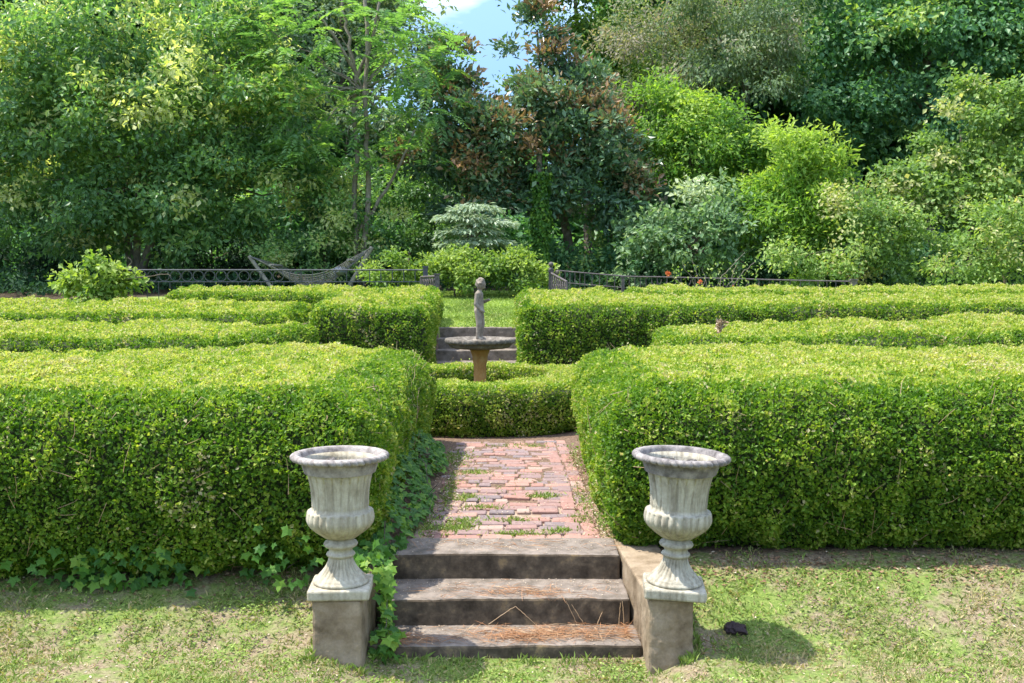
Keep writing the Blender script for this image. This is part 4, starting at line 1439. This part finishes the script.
n = 1200
yy = R.uniform(6.45, 9.9, n)
u = R.random(n)
xx = -.56 - .04 * np.sin(yy * 4) - u * .30 - .03
zz = .03 + u ** 1.3 * (.52 - .06 * (yy - 6.4)) + R.uniform(0, .05, n)
A1 = np.stack([xx, yy, zz], -1)
N1 = np.stack([.55 + .3 * R.normal(size=n), -.25 + .3 * R.normal(size=n), .8 + .2 * R.normal(size=n)], -1)
n2 = 520  # over the cheek wall top and hanging down its inner face
yy = R.uniform(5.60, 6.5, n2)
s_ = R.random(n2)
xx = np.where(s_ < .45, -.98 + .26 * R.random(n2), -.735 + .06 * R.random(n2) + .03 * np.sin(yy * 9))
zz = np.where(s_ < .45, .03 + .07 * R.random(n2) + .10 * (yy - 5.9).clip(0), -.34 + .40 * R.random(n2) ** .8)
k = (s_ < .45) & (yy < 5.72)
yy = np.where(k, yy + .3, yy)
A2 = np.stack([xx, yy, zz], -1)
N2 = np.stack([.5 + .4 * R.normal(size=n2), -.45 + .3 * R.normal(size=n2), .6 + .3 * R.normal(size=n2)], -1)
n3 = 60  # trailing foot
A3 = np.stack([R.uniform(-.74, -.58, n3), R.uniform(5.47, 5.64, n3), R.uniform(-.35, -.22, n3)], -1)
N3_ = np.stack([.2 + .4 * R.normal(size=n3), -.5 + .3 * R.normal(size=n3), .7 + .3 * R.normal(size=n3)], -1)
n4 = 48  # hedge end behind the urn
A4 = np.stack([R.uniform(-1.45, -.74, n4), R.uniform(5.86, 6.03, n4), -.06 + .42 * R.random(n4) ** 1.5], -1)
A4[:, 1] -= .03 + .05 * R.random(n4)
N4 = np.stack([.1 + .4 * R.normal(size=n4), -.8 + .3 * R.normal(size=n4), .5 + .3 * R.normal(size=n4)], -1)
AP = np.concatenate([A1, A2, A3, A4])
AN = np.concatenate([N1, N2, N3_, N4])
na = len(AP)
ivy('glossy ivy spilling from the hedge over the side wall of the near steps', AP, AN, R.uniform(.05, .105, na), np.clip(R.normal(.48, .2, na) + np.where(AP[:, 1] < 5.8, .14, 0), 0, 1),
    [[(-.9, 7.5, .2), (-.8, 6.6, .1), (-.74, 6.0, .05), (-.70, 5.64, -.2), (-.66, 5.54, -.33)], [(-.95, 6.5, .15), (-.78, 6.2, .05), (-.715, 5.9, -.15), (-.70, 5.7, -.33)], [(-.85, 9, .3), (-.6, 8, .1), (-.56, 7.2, .05)], [(-.9, 6.3, .1), (-1.3, 6.15, -.05)]], np.array([-.9, 6.3, 0.]))
xx = np.concatenate([R.normal(-2.35, .13, 80), R.normal(-2.0, .10, 50), R.uniform(-3.4, -1.0, 36)])
n5 = len(xx)
h5 = R.random(n5) ** 1.7
A5 = np.stack([xx, 5.985 + (xx + 5.2) * .03 - .13 * h5 + .03 * R.normal(size=n5), 0 * xx], -1)
A5[:, 2] = ground_h(A5[:, 0], A5[:, 1]) + .03 + .26 * h5
N5 = np.stack([.4 * R.normal(size=n5), -.8 + .3 * R.normal(size=n5), .5 + .3 * R.normal(size=n5)], -1)
ivy('scattered large-leaved ivy creeping along the hedge foot beside the lawn, away from the steps', A5, N5, R.uniform(.05, .11, n5), np.clip(R.normal(.45, .25, n5), 0, 1),
    [[(-2.3, 6.18, -.06), (-2.4, 6.12, .15)]], np.array([-2.3, 6.15, -.05]))

# ------------------------------------------------------------------ grass, weeds, litter, pine needles
def blades(mb, x, y, L, wd, tint, lean=.7, z0=None):
    n = len(x)
    z = ground_h(x, y) if z0 is None else z0 + 0 * x
    p_ = np.stack([x, y, z - .004], -1)
    d = unit(np.stack([R.normal(size=n) * lean, R.normal(size=n) * lean, np.ones(n)], -1))
    sd_ = unit(np.cross(d, R.normal(size=(n, 3))))
    V = np.empty((n, 4, 3))
    V[:, 0] = p_ - sd_ * wd[:, None] / 2
    V[:, 1] = p_ + sd_ * wd[:, None] / 2
    bend = d + np.stack([R.normal(size=n) * .35, R.normal(size=n) * .35, -.25 * np.ones(n)], -1)
    mid_ = p_ + d * L[:, None] * .55
    V[:, 2] = mid_ + bend * L[:, None] * .45 + sd_ * wd[:, None] * .15
    V[:, 3] = mid_ - sd_ * wd[:, None] * .45
    i_ = np.arange(n)[:, None] * 4
    mb.add(V, i_ + np.array([[0, 1, 2, 3]]), tint=tint)


def in_steps(x, y):
    return (x > -1.02) & (x < .93) & (y > 5.35) & (y < 7) & ~((x > -.75) & (x < .69) & (y < 5.545))


n = 190000
x = R.uniform(-4.6, 4.6, n)
y = R.uniform(4.2, 6.5, n)
q3 = np.stack([x, y, 0 * x], -1)
den = .53 + .33 * wob(q3, .9, 2) + .26 * wob(q3, .25, 4) - .5 * ss(5.95, 6.32, y - .04 * x) + .18 * ((np.abs(x) < .7) & (y < 5.6))
keep = (R.random(n) < den) & ~in_steps(x, y)
x, y = x[keep], y[keep]
q3 = np.stack([x, y, 0 * x], -1)
n = len(x)
tint = np.clip(.55 + .18 * wob(q3, .7, 2) + .12 * wob(q3, .2, 6) + R.normal(size=n) * .18, 0, 1)
tint = np.where(R.random(n) < .20, R.uniform(0, .28, n), tint)
mb = MB()
blades(mb, x, y, R.uniform(.018, .05, n), R.uniform(.0035, .0075, n), tint, .95)
n = 2400                                             # longer uncut grass against the stone
wh = R.integers(0, 5, n)
x = np.choose(wh, [R.uniform(-1.04, -.74, n), R.uniform(.67, .95, n), R.uniform(-.72, .66, n), .945 + .03 * R.random(n), -1.04 + .03 * R.random(n)])
y = np.choose(wh, [5.345 - .04 * R.random(n) ** 2, 5.365 - .04 * R.random(n) ** 2, 5.535 - .05 * R.random(n) ** 2, R.uniform(5.36, 5.9, n), R.uniform(5.34, 5.9, n)])
ok = R.random(n) < .35 + .6 * wob(np.stack([x, y, 0 * x], -1), .16, 3)
x, y = x[ok], y[ok]
blades(mb, x, y, R.uniform(.025, .075, len(x)), R.uniform(.004, .008, len(x)), np.clip(R.normal(.62, .2, len(x)), 0, 1), .45)
n = 4500                                             # clover and broad-leaved weeds in patches
cx_, cy_ = R.uniform(-4, 4, 120), R.uniform(4.6, 5.95, 120)
k_ = R.integers(0, 120, n)
x, y = cx_[k_] + R.normal(size=n) * .06, cy_[k_] + R.normal(size=n) * .05
ok = ~in_steps(x, y)
x, y = x[ok], y[ok]
n = len(x)
mb.leaves(np.stack([x, y, ground_h(x, y) + R.uniform(.008, .028, n)], -1), R.normal(size=(n, 3)) * np.array([1, 1, .2]), R.normal(size=(n, 3)) * .35 + np.array([0, 0, 1]), R.uniform(.012, .026, n), R.uniform(.010, .018, n), np.clip(R.normal(.72, .14, n), 0, 1))
tag(mb.build('lawn_grass', M['grass']), 'patchy sunlit grass of the near lawn', 'grass', None, 'stuff')
n = 60000
x = R.uniform(-3.2, 3.2, n)
y = R.uniform(16.95, 25.5, n)
mb = MB()
q3 = np.stack([x, y, 0 * x], -1)
blades(mb, x, y, R.uniform(.03, .07, n), R.uniform(.01, .02, n), np.clip(.72 + .15 * wob(q3, 1.2, 2) + R.normal(size=n) * .14, 0, 1), .8)
tag(mb.build('upper_lawn_grass', M['grass']), 'bright mown grass of the raised lawn beyond the far steps', 'grass', None, 'stuff')
# weeds in the path joints
mb = MB()
for cx, cy, sx_, sy_, k in ((.22, 7.95, .12, .06, 260), (-.02, 7.15, .13, .05, 260), (.06, 6.78, .17, .04, 320), (-.2, 7.55, .13, .05, 200), (-.35, 7.9, .10, .10, 330), (-.33, 7.1, .1, .12, 420), (.30, 6.85, .1, .05, 220), (-.3, 8.9, .12, .1, 260), (-.5, 9.6, .12, .35, 700), (-.47, 8.2, .05, .6, 500), (.52, 7.7, .05, .6, 420), (.1, 10.3, .3, .12, 260), (.44, 7.2, .05, .1, 160), (-.4, 6.9, .12, .1, 360), (0, 8.6, .3, .6, 90), (.62, 7.1, .06, .4, 420), (.66, 8.3, .06, .7, 420), (.58, 9.6, .06, .5, 320), (-.55, 7.0, .06, .3, 260)):
    x = R.normal(cx, sx_ * .6, k)
    y = R.normal(cy, sy_ * .6, k)
    ok = y > 6.65
    x, y = x[ok], y[ok]
    blades(mb, x, y, R.uniform(.015, .05, len(x)), R.uniform(.004, .009, len(x)), np.clip(R.normal(.62, .2, len(x)), 0, 1), .9, z0=-.004)
tag(mb.build('path_weeds', M['grass']), 'small weeds and moss in the joints of the brick path', 'weeds', None, 'stuff')
# dry leaves and crumbs
mb = MB()


def crumbs(x, y, z, sz, lean=.35, tmean=.55):
    n_ = len(x)
    ax = R.normal(size=(n_, 3)) * np.array([1, 1, .25])
    nr = R.normal(size=(n_, 3)) * lean + np.array([0, 0, 1])
    mb.leaves(np.stack([x, y, z + R.uniform(.002, .012, n_)], -1), ax, nr, sz, sz * R.uniform(.35, .7, n_), np.clip(R.normal(tmean, .25, n_), 0, 1))


n = 9000
x, y = R.uniform(-4.4, 4.4, n), R.uniform(4.4, 6.0, n)
q3 = np.stack([x, y, 0 * x], -1)
ok = (R.random(n) < .45 - .35 * wob(q3, .9, 2)) & ~in_steps(x, y)
crumbs(x[ok], y[ok], ground_h(x[ok], y[ok]), R.uniform(.008, .022, ok.sum()), .3, .7)
n = 7000
x, y = R.uniform(-4.4, 4.4, n), 6.22 + R.normal(size=n) * .12
ok = ~in_steps(x, y)
crumbs(x[ok], y[ok], ground_h(x[ok], y[ok]), R.uniform(.012, .032, ok.sum()), .4, .35)
n = 1600
x, y = R.uniform(-.5, .58, n), R.uniform(6.7, 10.6, n)
crumbs(x, y, 0 * x, R.uniform(.006, .018, n), .3, .7)
n = 2600
side = np.where(R.random(n) < .65, .60, -.5)
x, y = side + R.normal(size=n) * .07, R.uniform(6.67, 10, n)
crumbs(x, y, 0 * x, R.uniform(.01, .03, n), .3, .6)
for D0, D1, zt_ in ((5.57, 5.86, -.30), (5.89, 6.25, -.15), (6.28, 6.62, 0)):
    n = 420
    x, y = R.uniform(-.7, .62, n), D1 - (D1 - D0) * R.random(n) ** 1.3
    crumbs(x, y, zt_ + 0 * x, R.uniform(.005, .014, n), .3, .8)
tag(mb.build('dry_leaves', M['litter']), 'dry fallen leaves and crumbs on the lawn, steps and path', 'litter', None, 'stuff')
# pine needles on the treads
mb = MB()
for (cx, cy, sx_, sy_, zt_, k) in ((.28, 5.86, .26, .07, -.30, 700), (.05, 5.80, .12, .04, -.30, 260), (-.58, 5.76, .1, .05, -.30, 220), (.10, 6.12, .14, .06, -.15, 160), (-.1, 6.1, .35, .08, -.15, 110), (0, 6.55, .4, .07, 0, 90), (.75, 5.62, .25, .05, -.36, 60)):
    x = np.clip(R.normal(cx, sx_, k), -.68, .62 if zt_ > -.35 else 2)
    y = R.normal(cy, sy_, k)
    lo_ = {-.30: (5.57, 5.86), -.15: (5.89, 6.24), 0: (6.28, 6.62)}.get(zt_, (5.2, 5.8))
    y = np.clip(y - (.12 if zt_ < -.1 else .08), *lo_)
    ok = np.ones(k, bool) if zt_ > -.35 else ~in_steps(x, y)
    x, y = x[ok], y[ok]
    k2 = len(x)
    z = zt_ + .004 + R.random(k2) * .018 if zt_ > -.35 else ground_h(x, y) + .01
    ax = unit(np.stack([R.normal(size=k2) + .8, R.normal(size=k2) * .6, R.normal(size=k2) * .07], -1))
    mb.leaves(np.stack([x, y, z + 0 * x], -1) - ax * .06, ax, R.normal(size=(k2, 3)) * .5 + np.array([0, 0, 1]), R.uniform(.08, .17, k2), .0032, np.clip(R.normal(.5, .25, k2), 0, 1))
tag(mb.build('pine_needles', M['needle']), 'rust-brown pine needles drifted on the step treads', 'pine needles', None, 'stuff')
# loose stalks leaning against the risers
for (a_, b_) in (((-.13, 5.975, -.288), (.02, 5.984, -.19)), ((.02, 5.984, -.19), (.13, 5.97, -.288)), ((.36, 5.975, -.29), (.30, 5.984, -.16)), ((.40, 5.97, -.29), (.33, 5.984, -.18)), ((-.68, 5.96, -.14), (-.78 + .06, 6.345, -.03)), ((.59, 5.97, -.29), (.60, 5.985, -.17)), ((.62, 5.965, -.29), (.61, 5.984, -.16)), ((.47, 5.972, -.29), (.50, 5.985, -.22))):
    s = MB()
    a_, b_ = np.array(a_) - (0, .11, 0), np.array(b_) - (0, .11, 0)
    limb(s, [a_ * 0, (b_ - a_) * .5 + np.array([0, -.004, .003]), b_ - a_], .0026, .0016, .05, 5)
    o = s.build('dry_stalk', M['straw'], None, tuple(a_))
    tag(o, 'thin tan stalk leaning against a dark step riser', 'stalk', 'dry stalks on the near steps')

# dark clod lying in the shadow of the urn
mb = MB()
Ds = np.linspace(5.2, 6.3, 400)
pt_ = np.array([P(736, 632, d_) for d_ in Ds])
k_ = int(np.argmin(np.abs(pt_[:, 2] - ground_h(pt_[:, 0], Ds))))
c_ = pt_[k_]
gz = float(ground_h(c_[0], c_[1]))
vv = []
mb.ball((0, 0, 0), .052, 22, 14, (1.2, 1.0, .5), smooth=False)
v_ = mb.v[0]
v_ = np.sign(v_) * np.abs(v_) ** .8 * .052 ** .2
mb.v[0] = v_ * (1 + .14 * wob(v_, .06, 3)[:, None] + .09 * wob(v_, .025, 5)[:, None])
mb.v[0][:, 2] = np.maximum(mb.v[0][:, 2], -.02)
mb.v[0][:, 2] += .12 * np.clip(-mb.v[0][:, 0], -.05, .05)
o = mb.build('dark_clod', M['lump'], None, (c_[0], c_[1], gz + .015))
tag(o, 'small dark brown lump lying on the grass in the shadow of the tilted urn', 'lump')
